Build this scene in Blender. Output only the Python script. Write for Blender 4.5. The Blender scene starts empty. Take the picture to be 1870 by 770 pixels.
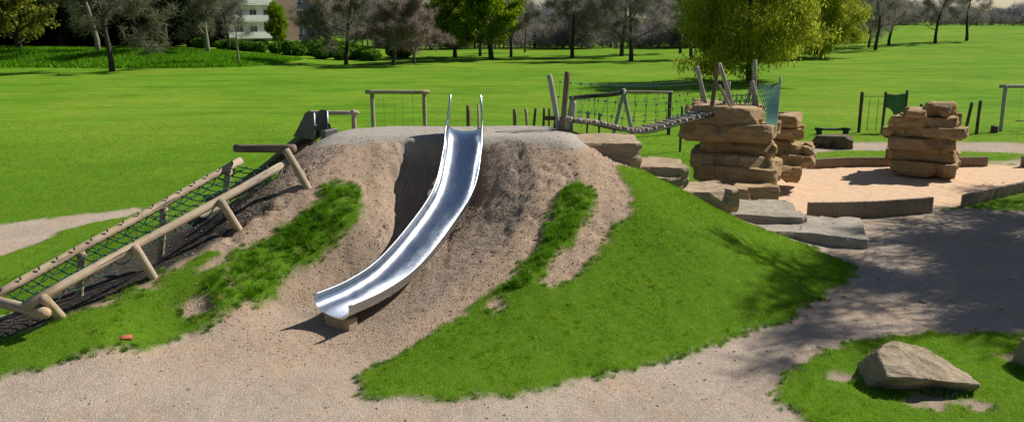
import bpy, bmesh, math, random
import numpy as np
from mathutils import Vector, Matrix

SC = bpy.context.scene
COL = SC.collection
R = math.radians
rng = np.random.default_rng(11)
random.seed(11)

# ------------------------------------------------------------------ camera numbers
CAM_H, PITCH, FPX, PW, PH = 4.94, R(13.22), 1468.0, 1870, 770
CP, SP = math.cos(PITCH), math.sin(PITCH)

def ray(u, v):
    a, b = u - PW/2, -(v - PH/2)
    return np.array([a, FPX*CP + b*SP, -FPX*SP + b*CP])

def at_y(u, v, y):
    d = ray(u, v); t = y/d[1]
    return np.array([d[0]*t, y, CAM_H + d[2]*t])

def at_z(u, v, z):
    d = ray(u, v); t = (z-CAM_H)/d[2]
    return np.array([d[0]*t, d[1]*t, z])

# ------------------------------------------------------------------ noise
def _h(ix, iy, iz, s):
    n = (ix*374761393 + iy*668265263 + iz*2147483647 + s*1274126177) & 0xFFFFFFFF
    n = ((n ^ (n >> 13))*1274126177) & 0xFFFFFFFF
    n = (n ^ (n >> 16)) & 0xFFFF
    return n/32767.5 - 1.0

def vnoise(p, s=0):
    p = np.asarray(p, float)
    i = np.floor(p).astype(np.int64); f = p - i; f = f*f*(3-2*f)
    x, y, z = i[..., 0], i[..., 1], i[..., 2]
    fx, fy, fz = f[..., 0], f[..., 1], f[..., 2]
    def c(a, b, d): return _h(x+a, y+b, z+d, s)
    x00 = c(0,0,0)*(1-fx)+c(1,0,0)*fx; x10 = c(0,1,0)*(1-fx)+c(1,1,0)*fx
    x01 = c(0,0,1)*(1-fx)+c(1,0,1)*fx; x11 = c(0,1,1)*(1-fx)+c(1,1,1)*fx
    return (x00*(1-fy)+x10*fy)*(1-fz) + (x01*(1-fy)+x11*fy)*fz

def fbm(p, o=4, s=0):
    r = 0; a = .55
    p = np.asarray(p, float)
    for k in range(o):
        r = r + a*vnoise(p, s+k*17); p = p*2.07+3.1; a *= .5
    return r

def fbm2(x, y, sc, o=4, s=0):
    return fbm(np.stack([x*sc, y*sc, np.zeros_like(x)+.37], -1), o, s)

def sstep(a, b, x):
    t = np.clip((x-a)/(b-a), 0, 1)
    return t*t*(3-2*t)

# ------------------------------------------------------------------ object helpers
def tag(o, label=None, cat=None, group=None, kind=None):
    if label: o['label'] = label
    if cat: o['category'] = cat
    if group: o['group'] = group
    if kind: o['kind'] = kind
    return o

def thing(name, label, cat, loc=(0, 0, 0), group=None):
    o = bpy.data.objects.new(name, None); o.empty_display_size = .3
    COL.objects.link(o); o.location = loc
    return tag(o, label, cat, group)

def world_loc(o):
    v = Vector((0, 0, 0))
    while o is not None:
        v += o.location; o = o.parent
    return v

def mesh_np(name, V, F, mat, parent=None, loc=None, smooth=True, attrs=None):
    """V Nx3 world coordinates, F MxK (K=3/4) or list of such arrays"""
    V = np.asarray(V, np.float32).reshape(-1, 3)
    Fs = F if isinstance(F, list) else [F]
    Fs = [np.asarray(f, np.int32) for f in Fs if len(f)]
    org = np.zeros(3)
    if parent is not None: org = np.array(world_loc(parent))
    elif loc is not None: org = np.array(loc, float)
    me = bpy.data.meshes.new(name)
    me.vertices.add(len(V)); me.vertices.foreach_set('co', (V-org.astype(np.float32)).ravel())
    tot = sum(f.size for f in Fs); npol = sum(len(f) for f in Fs)
    me.loops.add(tot); me.polygons.add(npol)
    me.loops.foreach_set('vertex_index', np.concatenate([f.ravel() for f in Fs]))
    cnt = np.concatenate([np.full(len(f), f.shape[1], np.int32) for f in Fs])
    st = np.zeros(npol, np.int32); st[1:] = np.cumsum(cnt)[:-1]
    me.polygons.foreach_set('loop_start', st)
    me.polygons.foreach_set('use_smooth', np.full(npol, smooth, bool))
    for k, a in (attrs or {}).items():
        at = me.attributes.new(k, 'FLOAT', 'POINT'); at.data.foreach_set('value', np.asarray(a, np.float32))
    me.update(calc_edges=True); me.validate()
    if mat: me.materials.append(mat)
    o = bpy.data.objects.new(name, me); COL.objects.link(o)
    if parent is not None: o.parent = parent
    elif loc is not None: o.location = loc
    return o

class MB:
    def __init__(s): s.V = []; s.F = {}; s.n = 0; s.A = []; s.grain = False
    def add(s, V, F, A=None):
        V = np.asarray(V, float); s.V.append(V)
        s.A.append(np.zeros((len(V), 3)) if A is None else A); s.grain |= A is not None
        for f in (F if isinstance(F, list) else [F]):
            f = np.asarray(f, np.int32)
            s.F.setdefault(f.shape[1], []).append(f + s.n)
        s.n += len(V); return s
    def tube(s, path, r, sides=8, cap=True, jitter=0):
        path = np.asarray(path, float); n = len(path)
        rr = np.full(n, r) if np.isscalar(r) else np.interp(np.linspace(0, 1, n), np.linspace(0, 1, len(r)), r)
        T = np.gradient(path, axis=0); T /= np.linalg.norm(T, axis=1)[:, None] + 1e-12
        a = np.array([0, 0, 1.]) if abs(T[0][2]) < .9 else np.array([1., 0, 0])
        N = np.cross(T[0], a); N /= np.linalg.norm(N)
        V = np.zeros((n, sides, 3)); ang = np.arange(sides)/sides*2*np.pi
        for i in range(n):
            N = N - T[i]*N.dot(T[i]); N /= np.linalg.norm(N) + 1e-12
            B = np.cross(T[i], N)
            rad = rr[i]*(1 + (jitter*np.random.default_rng(i*7+n).uniform(-1, 1, sides) if jitter else 0))
            V[i] = path[i] + (np.cos(ang)*rad)[:, None]*N + (np.sin(ang)*rad)[:, None]*B
        k = np.arange(sides); k2 = (k+1) % sides
        F = np.concatenate([np.stack([i*sides+k, i*sides+k2, (i+1)*sides+k2, (i+1)*sides+k], -1) for i in range(n-1)])
        V = V.reshape(-1, 3); Fs = [F]
        ll = np.concatenate([[0], np.cumsum(np.linalg.norm(np.diff(path, axis=0), axis=1))]) + (path[0].sum()*3.7) % 50
        A = np.stack([np.tile(np.cos(ang), n), np.tile(np.sin(ang), n), np.repeat(ll, sides)], -1)
        if cap:
            b = len(V); V = np.vstack([V, path[0], path[-1]]); A = np.vstack([A, [0, 0, ll[0]], [0, 0, ll[-1]]])
            Fs.append(np.stack([k2, k, np.full(sides, b)], -1))
            Fs.append(np.stack([(n-1)*sides+k, (n-1)*sides+k2, np.full(sides, b+1)], -1))
        return s.add(V, Fs, A)
    def box(s, c, size, rz=0, rx=0, ry=0, bev=.0):
        sx, sy, sz = np.array(size)/2.
        if bev <= 0:
            V = np.array([[x, y, z] for x in (-sx, sx) for y in (-sy, sy) for z in (-sz, sz)])
            F = [[0, 1, 3, 2], [4, 6, 7, 5], [0, 4, 5, 1], [2, 3, 7, 6], [0, 2, 6, 4], [1, 5, 7, 3]]
            Fs = [np.array(F)]
        else:
            bm = bmesh.new(); bmesh.ops.create_cube(bm, size=1)
            for v in bm.verts: v.co = Vector((v.co.x*2*sx, v.co.y*2*sy, v.co.z*2*sz))
            bmesh.ops.bevel(bm, geom=list(bm.edges), offset=bev, segments=1, affect='EDGES')
            V = np.array([v.co[:] for v in bm.verts]); bm.verts.index_update()
            g = {}
            for f in bm.faces: g.setdefault(len(f.verts), []).append([v.index for v in f.verts])
            Fs = [np.array(x) for x in g.values()]; bm.free()
        M = np.array((Matrix.Rotation(rz, 3, 'Z') @ Matrix.Rotation(ry, 3, 'Y') @ Matrix.Rotation(rx, 3, 'X')))
        return s.add(V @ M.T + np.array(c), Fs)
    def grid(s, P, closed_u=False):
        P = np.asarray(P, float); a, b = P.shape[:2]
        I = np.arange(a*b).reshape(a, b)
        if closed_u: I = np.vstack([I, I[:1]])
        F = np.stack([I[:-1, :-1], I[1:, :-1], I[1:, 1:], I[:-1, 1:]], -1).reshape(-1, 4)
        return s.add(P.reshape(-1, 3), F)
    def ball(s, c, r, n=5, m=7):
        th = np.linspace(0.15, np.pi-.15, n); ph = np.arange(m)/m*2*np.pi
        P = np.stack([np.outer(np.cos(ph), np.sin(th)), np.outer(np.sin(ph), np.sin(th)), np.outer(np.ones(m), np.cos(th))], -1)
        return s.grid(np.array(c)+P*np.array(r), closed_u=True)
    def build(s, name, mat, parent=None, loc=None, smooth=True, attrs=None):
        V = np.vstack(s.V)
        F = [np.vstack(f) for f in s.F.values()]
        if s.grain and mat and mat.name.startswith('wood'):
            A = np.vstack(s.A); attrs = dict(attrs or {}, ga=A[:, 0], gb=A[:, 1], gl=A[:, 2])
        return mesh_np(name, V, F, mat, parent, loc, smooth, attrs)

def copy_thing(o, loc=None, label=None, group=None, scale=None, rz=None):
    c = o.copy(); COL.objects.link(c)
    if loc is not None: c.location = loc
    if label: c['label'] = label
    if group: c['group'] = group
    if scale is not None: c.scale = scale if not np.isscalar(scale) else (scale,)*3
    if rz is not None: c.rotation_euler.z = rz
    for ch in list(o.children):
        d = ch.copy(); COL.objects.link(d); d.parent = c
        for g in list(ch.children):
            e = g.copy(); COL.objects.link(e); e.parent = d
    return c

def curve(pts, n):
    """Catmull-Rom through pts"""
    P = np.asarray(pts, float); P = np.vstack([2*P[0]-P[1], P, 2*P[-1]-P[-2]])
    out = []
    m = len(P)-3
    for t in np.linspace(0, m-1e-6, n):
        i = int(t); f = t-i; a, b, c, d = P[i:i+4]
        out.append(.5*((2*b)+(c-a)*f+(2*a-5*b+4*c-d)*f*f+(3*b-a-3*c+d)*f**3))
    return np.array(out)

# ------------------------------------------------------------------ materials
def new_mat(name):
    m = bpy.data.materials.new(name); m.use_nodes = True
    nt = m.node_tree; nt.nodes.clear()
    return m, nt

class NT:
    def __init__(s, nt): s.nt = nt
    def n(s, t, **kw):
        nd = s.nt.nodes.new(t)
        ins = kw.pop('ins', {})
        for k, v in kw.items(): setattr(nd, k, v)
        for k, v in ins.items():
            if isinstance(v, bpy.types.NodeSocket): s.nt.links.new(v, nd.inputs[k])
            else: nd.inputs[k].default_value = v
        return nd
    def noise(s, vec, scale, detail=4, rough=.55, dist=0):
        return s.n('ShaderNodeTexNoise', ins={'Vector': vec, 'Scale': scale, 'Detail': detail, 'Roughness': rough, 'Distortion': dist}).outputs['Fac']
    def mapr(s, v, a, b, c=0., d=1.):
        return s.n('ShaderNodeMapRange', ins={'Value': v, 'From Min': a, 'From Max': b, 'To Min': c, 'To Max': d}).outputs['Result']
    def mix(s, f, a, b, bt='MIX'):
        nd = s.n('ShaderNodeMix', data_type='RGBA', blend_type=bt)
        for sock, v in ((nd.inputs[0], f), (nd.inputs[6], a), (nd.inputs[7], b)):
            if isinstance(v, bpy.types.NodeSocket): s.nt.links.new(v, sock)
            else: sock.default_value = v if not isinstance(v, tuple) or len(v) == 4 else (*v, 1)
        return nd.outputs[2]
    def math(s, op, a, b=0.):
        nd = s.n('ShaderNodeMath', operation=op)
        for i, v in enumerate((a, b)):
            if isinstance(v, bpy.types.NodeSocket): s.nt.links.new(v, nd.inputs[i])
            else: nd.inputs[i].default_value = v
        return nd.outputs[0]
    def attr(s, name): return s.n('ShaderNodeAttribute', attribute_name=name).outputs['Fac']
    def pos(s): return s.n('ShaderNodeNewGeometry').outputs['Position']
    def obj(s): return s.n('ShaderNodeTexCoord').outputs['Object']
    def bump(s, h, strength=.3, dist=.02):
        return s.n('ShaderNodeBump', ins={'Height': h, 'Strength': strength, 'Distance': dist}).outputs['Normal']
    def out(s, sh):
        o = s.n('ShaderNodeOutputMaterial'); s.nt.links.new(sh, o.inputs['Surface'])
    def pbsdf(s, **ins):
        i = {k.replace('_', ' '): v for k, v in ins.items()}
        i = {k: ((*v, 1) if isinstance(v, tuple) and len(v) == 3 and 'Color' in k else v) for k, v in i.items()}
        return s.n('ShaderNodeBsdfPrincipled', ins=i).outputs[0]

def mottled(name, c1, c2, scale=6, c3=None, rough=.85, bump=.3, bscale=30, bdist=.02, stretch=None, coords='obj', spec=.3):
    m, nt = new_mat(name); N = NT(nt)
    v = N.obj() if coords == 'obj' else N.pos()
    if stretch:
        v = N.n('ShaderNodeVectorMath', operation='MULTIPLY', ins={0: v, 1: stretch}).outputs[0]
    a = N.mapr(N.noise(v, scale, 6, .6), .3, .7)
    col = N.mix(a, c1, c2)
    if c3: col = N.mix(N.mapr(N.noise(v, scale*2.7, 5, .65), .55, .7), col, c3)
    h = N.noise(v, bscale, 6, .65)
    N.out(N.pbsdf(Base_Color=col, Roughness=rough, Normal=N.bump(h, bump, bdist), Specular_IOR_Level=spec))
    return m

def leaf_mat(name, ca, cb, transl=.35, rough=.6, dry=None):
    m, nt = new_mat(name); N = NT(nt)
    t = N.attr('tint')
    col = N.mix(t, ca, cb)
    if dry: col = N.mix(N.mapr(t, .95, .99), col, dry)
    d = N.pbsdf(Base_Color=col, Roughness=rough, Specular_IOR_Level=.06)
    tr = N.n('ShaderNodeBsdfTranslucent', ins={'Color': col}).outputs[0]
    mx = N.n('ShaderNodeMixShader', ins={0: transl, 1: d, 2: tr}).outputs[0]
    N.out(mx); return m

M = {}
def wood(name, c1, c2, c3):
    m, nt = new_mat(name); N = NT(nt); p = N.pos()
    cv = N.n('ShaderNodeCombineXYZ', ins={0: N.attr('ga'), 1: N.attr('gb'), 2: N.math('MULTIPLY', N.attr('gl'), .45)}).outputs[0]
    grain = N.noise(cv, 3.2, 7, .72, .3); crack = N.noise(cv, 2.1, 5, .6, .15); patch = N.noise(p, 2.6, 5, .62)
    col = N.mix(N.mapr(grain, .32, .68), c1, c2)
    col = N.mix(N.math('MULTIPLY', N.mapr(patch, .45, .7), .8), col, c3)
    grey = tuple(.5*x+.5*sum(c1)/3*.95 for x in c1)
    col = N.mix(N.math('MULTIPLY', N.mapr(N.noise(p, 1.1, 4, .6), .45, .65), .6), col, grey)
    ck = N.mapr(crack, .615, .64); col = N.mix(N.math('MULTIPLY', ck, .8), col, tuple(x*.22 for x in c2))
    knot = N.mapr(N.n('ShaderNodeTexVoronoi', ins={'Vector': p, 'Scale': 3.1}).outputs['Distance'], .10, .05); col = N.mix(N.math('MULTIPLY', knot, .6), col, tuple(x*.4 for x in c2))
    h = N.math('SUBTRACT', grain, N.math('MULTIPLY', ck, 1.2))
    N.out(N.pbsdf(Base_Color=col, Roughness=.88, Normal=N.bump(h, .55, .012), Specular_IOR_Level=.2)); return m
M['wood_pale'] = wood('wood_pale', (.44,.36,.25), (.32,.255,.17), (.22,.17,.115))
M['wood_log'] = wood('wood_log', (.47,.365,.245), (.355,.27,.18), (.25,.19,.125))
M['wood_grey'] = wood('wood_grey', (.42,.40,.37), (.31,.295,.265), (.20,.18,.155))
M['wood_brown'] = wood('wood_brown', (.22,.165,.115), (.15,.11,.075), (.10,.07,.05))
M['wood_dark'] = wood('wood_dark', (.12,.095,.07), (.08,.062,.048), (.05,.04,.03))
M['wood_end'] = mottled('wood_end', (.48,.36,.22), (.36,.26,.15), 8, (.22,.15,.09), .8, .2, 25, .01)
M['palisade'] = mottled('palisade', (.30,.23,.16), (.20,.15,.105), 5, (.11,.085,.06), .85, .5, 12, .015, (6, 6, .6))
M['rope_green'] = mottled('rope_green', (.02,.10,.045), (.012,.06,.03), 30, None, .8, .3, 120, .004)
M['rope_teal'] = mottled('rope_teal', (.03,.17,.14), (.02,.10,.09), 30, None, .75, .3, 120, .004)
M['rope_sea'] = mottled('rope_sea', (.025,.11,.10), (.02,.07,.07), 30, None, .8, .3, 120, .004)
M['rope_dark'] = mottled('rope_dark', (.05,.055,.05), (.03,.035,.03), 30, None, .8, .3, 120, .004)
M['rope_tan'] = mottled('rope_tan', (.32,.26,.19), (.20,.16,.115), 14, (.10,.08,.06), .85, .5, 60, .01)
M['rubber'] = mottled('rubber', (.05,.05,.048), (.03,.03,.03), 20, None, .7, .2, 60, .004)
M['bolt'] = mottled('bolt_metal', (.10,.10,.10), (.06,.06,.06), 20, None, .5, .1, 60, .004)
M['green_panel'] = mottled('green_panel', (.025,.16,.055), (.018,.115,.04), 2, None, .45, .05, 40, .003, spec=.5)
M['paint_dark_green'] = mottled('paint_dark_green', (.02,.05,.03), (.015,.035,.022), 6, None, .5, .1, 40, .003)
M['bark_dark'] = mottled('bark_dark', (.060,.048,.036), (.034,.027,.021), 3, (.075,.078,.045), .9, .6, 9, .05, (3, 3, .6))
M['bark_pale'] = mottled('bark_pale', (.30,.28,.22), (.19,.17,.125), 2, (.12,.13,.07), .9, .5, 9, .04, (3, 3, .6))
M['bark_brown'] = mottled('bark_brown', (.15,.085,.055), (.09,.055,.04), 3, None, .9, .6, 9, .05, (3, 3, .6))
M['litter'] = mottled('brick_red', (.46,.14,.07), (.36,.10,.05), 9, None, .8, .2, 30, .01)

def stone(name, a, b, c, d):
    m, nt = new_mat(name); N = NT(nt); v = N.pos()
    st = N.n('ShaderNodeVectorMath', operation='MULTIPLY', ins={0: v, 1: (1, 1, 5)}).outputs[0]
    rnd = N.n('ShaderNodeObjectInfo').outputs['Random']
    n1 = N.mapr(N.math('ADD', N.noise(v, 1.6, 5, .6, .4), N.mapr(rnd, 0, 1, -.22, .22)), .32, .68)
    n2 = N.mapr(N.noise(st, 2.2, 6, .65, .3), .38, .66)
    col = N.mix(n1, a, b); col = N.mix(N.math('MULTIPLY', n2, .85), col, c)
    crack = N.mapr(N.noise(st, 5.5, 7, .7, .8), .60, .68)
    col = N.mix(N.math('MULTIPLY', crack, .95), col, d)
    lich = N.mapr(N.noise(v, 9, 5, .7), .62, .72)
    col = N.mix(N.math('MULTIPLY', lich, .35), col, (.48, .46, .38))
    h = N.math('ADD', N.noise(st, 5, 8, .68, .3), N.math('MULTIPLY', N.noise(v, 34, 5, .7), .4))
    N.out(N.pbsdf(Base_Color=col, Roughness=.92, Normal=N.bump(h, .9, .06), Specular_IOR_Level=.2))
    return m
M['sandstone'] = stone('sandstone', (.50,.36,.20), (.39,.27,.145), (.28,.175,.085), (.06,.038,.02))
M['sandstone_pale'] = stone('sandstone_pale', (.50,.39,.27), (.38,.285,.185), (.30,.215,.14), (.13,.09,.06))
M['rock_shaded'] = stone('rock_shaded', (.20,.15,.10), (.14,.10,.07), (.10,.075,.05), (.04,.03,.02))  # darker stone: the low block's shade is painted into its colour
M['boulder'] = stone('boulder_stone', (.44,.355,.25), (.33,.26,.175), (.26,.20,.13), (.13,.095,.06))
M['slab_grey'] = stone('slab_grey', (.42,.37,.30), (.33,.29,.235), (.26,.22,.17), (.12,.10,.075))
M['concrete'] = mottled('concrete_block', (.40,.30,.20), (.31,.225,.15), 6, (.20,.14,.095), .9, .4, 25, .01)

def steel(name, base, r0, r1):
    m, nt = new_mat(name); N = NT(nt)
    v = N.obj()
    st = N.n('ShaderNodeVectorMath', operation='MULTIPLY', ins={0: v, 1: (2.5, 1.2, 1.2)}).outputs[0]
    r = N.mapr(N.noise(st, 3, 3, .5), .3, .7, r0, r1)
    col = N.mix(N.mapr(N.noise(v, 3.5, 5, .6), .35, .7), base, tuple(x*.93 for x in base))
    N.out(N.pbsdf(Base_Color=col, Metallic=1., Roughness=r, Normal=N.bump(N.noise(v, 1.3, 1, .3), .10, .03)))
    return m
M['steel'] = steel('brushed_steel', (.62,.66,.72), .20, .26)
M['steel_dull'] = steel('dull_steel', (.50,.51,.53), .38, .52)
M['steel_dark'] = steel('dark_steel', (.14,.14,.145), .5, .65)
# ------------------------------------------------------------------ terrain: mound by thin-plate spline
CTRL = np.array([
 # plateau
 (-3.8,17.6,2.47),(-4.35,18.1,2.34),(-2.5,17.55,2.48),(0.3,17.5,2.48),(1.2,17.3,2.42),(-1.2,19,2.5),(-1.2,20.3,2.36),(1.5,19.5,2.36),(-3.8,19.3,2.45),
 (-1,23,1.1),(-1,26,0),(-3,25.5,0),(-5,23,.2),(-3.5,22,1.1),(1,22.5,1.1),(2.5,21.5,.9),(4,21.5,.2),(5,24,0),(1,26,0),
 # channel under the slide
 (-1.2,17.7,2.5),(-.5,17.65,2.48),(-1.9,17.65,2.48),(-1.2,17.2,1.95),(-1.2,16.5,1.36),(-1.4,15.6,.90),(-1.8,14.6,.62),(-2.4,13.7,.28),(-3.2,12.7,.05),(-2.6,11.5,0),(-4.2,11.8,0),
 # left bank and ridge
 (-2.8,17.2,2.32),(-2.77,16.3,1.78),(-3.0,15.0,1.2),(-3.43,14.27,.62),(-4.14,13.2,.17),
 (-3.95,14.5,.98),(-4.84,13.1,.52),(-6.2,11.6,.26),(-7.5,10.9,.18),(-5.4,12.2,.06),(-6.4,10.6,0),(-8,9.6,0),(-5.6,10.9,0),(-4.2,10,0),
 # climbing net flank
 (-7.15,12.0,.38),(-6.2,13.1,.72),(-5.2,14.6,1.25),(-4.1,15.7,1.78),(-4.05,16.9,2.28),
 (-7.9,12.6,.2),(-7.0,13.7,.42),(-6.0,15.2,.98),(-5.2,16.5,1.62),(-9,13.4,0),(-8.1,14.7,0),(-7.1,16.2,.15),(-6.1,17.5,1.15),(-5.7,19,1.35),
 (-10,15,0),(-9,17,0),(-8,19,0),(-7,21.5,0),(-9.6,11.6,0),(-11,12.5,0),
 # right of the slide
 (-.2,16.6,2.02),(-.2,15.5,1.36),(-.35,14.3,.9),(-1.25,12.9,.42),(-1.9,12.0,.18),
 (.6,16.8,2.1),(1.27,15.9,1.74),(1.8,16.9,2.05),(1.06,14.3,1.12),(.6,12.9,.62),(-.3,11.8,.27),(2.16,14.2,.96),(2.28,16.9,1.9),
 (3.28,14.8,1.06),(5.1,15.4,.38),(4.3,17,.95),(3.2,17.5,1.55),(6.9,15.5,0),(7.2,17,0),(6.5,19.5,.05),(2.2,11.4,0),(4.03,12.5,0),(5.6,13.8,.02),
 (.5,10.4,0),(-1.0,10.2,.02),(-1.9,10.0,0),
 (1.94,18.25,2.12),(3.5,19.0,1.3),(4.7,18.9,.65),(6.0,18.6,.2),
 # flat all round
 (-9,9,0),(-4,8.5,0),(0,8.8,0),(3,9.2,0),(6,11,0),(9,14,0),(10,18,0),(9,23,0),(0,29,0),(-8,26,0),(12,12,0),(-13,10,0),(-13,18,0),(6,8,0),(8,28,0)
], float)

def _tps_fit(P, z, lam=.004):
    n = len(P); d = np.linalg.norm(P[:, None]-P[None], axis=2)
    K = d*d*np.log(d+1e-9) + lam*np.eye(n)
    Q = np.hstack([np.ones((n, 1)), P])
    A = np.zeros((n+3, n+3)); A[:n, :n] = K; A[:n, n:] = Q; A[n:, :n] = Q.T
    return np.linalg.solve(A, np.concatenate([z, np.zeros(3)]))
_W = _tps_fit(CTRL[:, :2], CTRL[:, 2])

def mound(x, y):
    x = np.asarray(x, float); y = np.asarray(y, float); sh = x.shape
    p = np.stack([x.ravel(), y.ravel()], -1); out = np.zeros(len(p))
    m = (p[:, 0] > -12) & (p[:, 0] < 10) & (p[:, 1] > 8) & (p[:, 1] < 28)
    q = p[m]
    for i in range(0, len(q), 20000):
        c = q[i:i+20000]
        d2 = ((c[:, None]-CTRL[None, :, :2])**2).sum(2)
        v = (.5*d2*np.log(d2+1e-18)) @ _W[:-3] + _W[-3] + c @ _W[-2:]
        w = sstep(-12, -10, c[:, 0])*(1-sstep(8, 9.6, c[:, 0]))*sstep(8, 9.4, c[:, 1])*(1-sstep(25.5, 27.5, c[:, 1]))
        v = v-.015
        v = .5*(v+np.sqrt(v*v+.0016))          # soft floor at the ground
        cap = 2.5-.03*np.maximum(c[:, 1]-18.2, 0)-.03*np.maximum(np.abs(c[:, 0]+1.3)-2., 0)
        kk = .06; hh = np.clip(.5+.5*(cap-v)/kk, 0, 1); v = cap*(1-hh)+v*hh-kk*hh*(1-hh)
        out[np.flatnonzero(m)[i:i+20000]] = v*w
    return out.reshape(sh)

def base(x, y):
    x = np.asarray(x, float); y = np.asarray(y, float)
    lb = sstep(80, 96, y + .10*(x+40) ) * (1-sstep(-42, -20, x)) * 1.5        # long-grass bank on the left
    hill = sstep(6, 125, x) * np.clip((y-52)/190, 0, 1.3) * 4.2
    far = sstep(150, 420, y)*6*sstep(-20, 60, x)
    roll = fbm2(x, y, .03, 3, 5)*.28*sstep(45, 90, y)
    return lb + hill + roll - .0*far

def ground0(x, y):
    return mound(x, y) + base(x, y)

def gp(u, v, ymax=400.):
    """first ground point met by the ray of photo pixel u, v"""
    d = ray(u, v)
    ys = np.concatenate([np.arange(7, 40, .02), np.arange(40, ymax, .25)])
    t = ys/d[1]; xs = d[0]*t; zs = CAM_H + d[2]*t
    g = ground0(xs, ys)
    i = np.argmax(zs < g)
    if zs[i] >= g[i]: i = len(ys)-1
    return np.array([xs[i], ys[i], g[i]])

def px_poly(pts): return np.array([gp(u, v)[:2] for u, v in pts])

def sdist(x, y, poly):
    """signed distance to polygon, + inside"""
    sh = x.shape; p = np.stack([x.ravel(), y.ravel()], -1)
    a = np.asarray(poly, float); b = np.roll(a, -1, 0)
    lo, hi = a.min(0)-1.5, a.max(0)+1.5
    out = np.full(len(p), -1.5)
    m = ((p > lo) & (p < hi)).all(1); q = p[m]
    if len(q) == 0: return out.reshape(sh)
    best = np.full(len(q), 1e9); ins = np.zeros(len(q), bool)
    for A, B in zip(a, b):
        e = B-A; w = q-A; t = np.clip((w@e)/(e@e+1e-12), 0, 1)
        dd = ((w-t[:, None]*e)**2).sum(1); best = np.minimum(best, dd)
        c = (A[1] <= q[:, 1]) != (B[1] <= q[:, 1])
        with np.errstate(divide='ignore', invalid='ignore'):
            xi = A[0]+(q[:, 1]-A[1])/(B[1]-A[1])*e[0]
        ins ^= c & (q[:, 0] < xi)
    out[m] = np.sqrt(best)*np.where(ins, 1, -1)
    return out.reshape(sh)

# ---- regions (plan polygons)
BARE = [px_poly([(-60,655),(0,619),(110,583),(276,508),(432,418),(560,342),(600,300),(600,252),(560,268),(500,330),(420,368),(300,422),(200,475),(100,532),(40,570),(-60,600)]), np.array([(-30,4),(25,4),(25,20.9),(14.6,20.7),(12.2,21.3),(9,20.5),(7.9,20.2),(6.3,20.2),(5,20.3),(3,20.8),(1.7,21.0),(-1.5,21.0),(-3.9,20.4),(-4.7,18.8),(-4.9,17.2),(-4.6,16.2),(-5.3,14.6),(-6.3,13.0),(-7.2,11.9),(-9,10.9),(-30,10.9)])]
LOOP = px_poly([(-60,412),(0,411),(60,404),(130,395),(200,387),(252,379),(262,383),(235,396),(165,408),(110,424),(88,440),(60,452),(0,468),(-60,475)])
BARE.append(LOOP)
RING = np.array([(8.7,28.2),(9.6,30.4),(11,32.2),(13.5,33.4),(17,33.8),(21,33.4),(26,32.0),(30,31.5),(30,26.5),(24,26.8),(19,27.4),(17.4,28.6),(12,28.7)])
BARE.append(RING)
SAND = np.array([(7.7,20.55),(9.4,20.55),(11.3,21.0),(12.3,21.5),(15.3,23.45),(18.5,25.8),(19,27.3),(17.2,28.5),(13.8,28.4),(10.6,27.9),(9,26.5),(8,24.5),(6.5,21.8)])
BARE.append(SAND)
G_LEFT = px_poly([(-40,700),(0,692),(130,660),(260,637),(340,611),(400,582),(470,556),(520,521),(560,490),(600,458),(640,420),(662,388),(668,347),(640,335),(592,341),(583,365),(545,393),(510,420),(475,440),(430,458),(425,482),(385,500),(355,512),(338,512),(352,495),(398,466),(385,462),(330,492),(296,516),(200,557),(110,584),(0,622),(-40,636)])
G_STRIP = px_poly([(1052,332),(1086,350),(1089,375),(1070,398),(1058,430),(1022,468),(985,508),(975,530),(930,540),(880,560),(895,535),(940,508),(962,480),(985,450),(1002,410),(1012,370),(1022,347)])
G_MAIN = np.vstack([px_poly([(655,705),(650,690),(700,660),(760,625),(830,580),(880,545),(930,517),(985,517),(1010,522),(1050,507),(1085,467),(1120,442),(1125,415),(1157,390),(1152,360),(1140,335),(1128,305)]),
    np.array([(3.0,18.0),(4.2,18.15),(5.6,17.9),(6.6,17.3),(7.05,16.2)]), px_poly([(1560,505),(1500,550),(1440,580),(1380,602),(1280,637),(1150,677),(1000,712),(880,730),(760,730),(690,724)])])
G_ISLE = np.array([(3.72,10.35),(3.6,9.9),(3.65,9.4),(3.9,8.2),(14,8.2),(14,12.0),(8.6,12.3),(6.9,12.28),(5.9,12.1),(4.9,11.6),(4.2,11.0)])
G_RIGHT = np.array([(12.75,21.15),(14.2,20.85),(22,20.4),(22,25.5),(18.3,25.4),(15.4,23.2)])
G_PATCH = np.array([(11.8,15.6),(12.6,15.2),(14.5,15.2),(14.5,17.6),(12.7,17.3),(11.9,16.6)])
G_OVAL = np.array([(15+4.9*math.cos(a)+.2*math.sin(3*a), 30.0+1.35*math.sin(a)) for a in np.linspace(0, 2*math.pi, 40)[:-1]])
MULCH = px_poly([(742,252),(728,275),(713,320),(708,350),(718,385),(700,430),(660,480),(600,530),(560,575),(640,600),(720,600),(800,545),(880,480),(930,430),(958,385),(972,345),(980,310),(974,288),(985,262),(1030,262),(1015,247),(880,243)])
MULCH_L = px_poly([(600,252),(735,250),(640,268),(585,300),(560,338),(540,345),(432,418),(420,400),(470,350),(520,300),(560,268)])
CHANNEL = px_poly([(740,257),(727,280),(712,320),(708,352),(714,385),(690,440),(655,485),(760,500),(900,470),(938,420),(957,380),(972,345),(979,310),(972,290),(960,262)])
PLAT = np.array([(-4.2,17.1),(-2.5,17.35),(-1.2,17.5),(.3,17.3),(1.35,17.05),(2.2,18.4),(1.7,20.9),(-1.5,20.9),(-3.9,20.3),(-4.6,18.8)])
RUBBER = px_poly([(-60,655),(0,619),(110,583),(276,508),(432,418),(505,376),(500,345),(420,372),(300,425),(200,478),(100,535),(40,570),(-60,600)])
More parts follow.
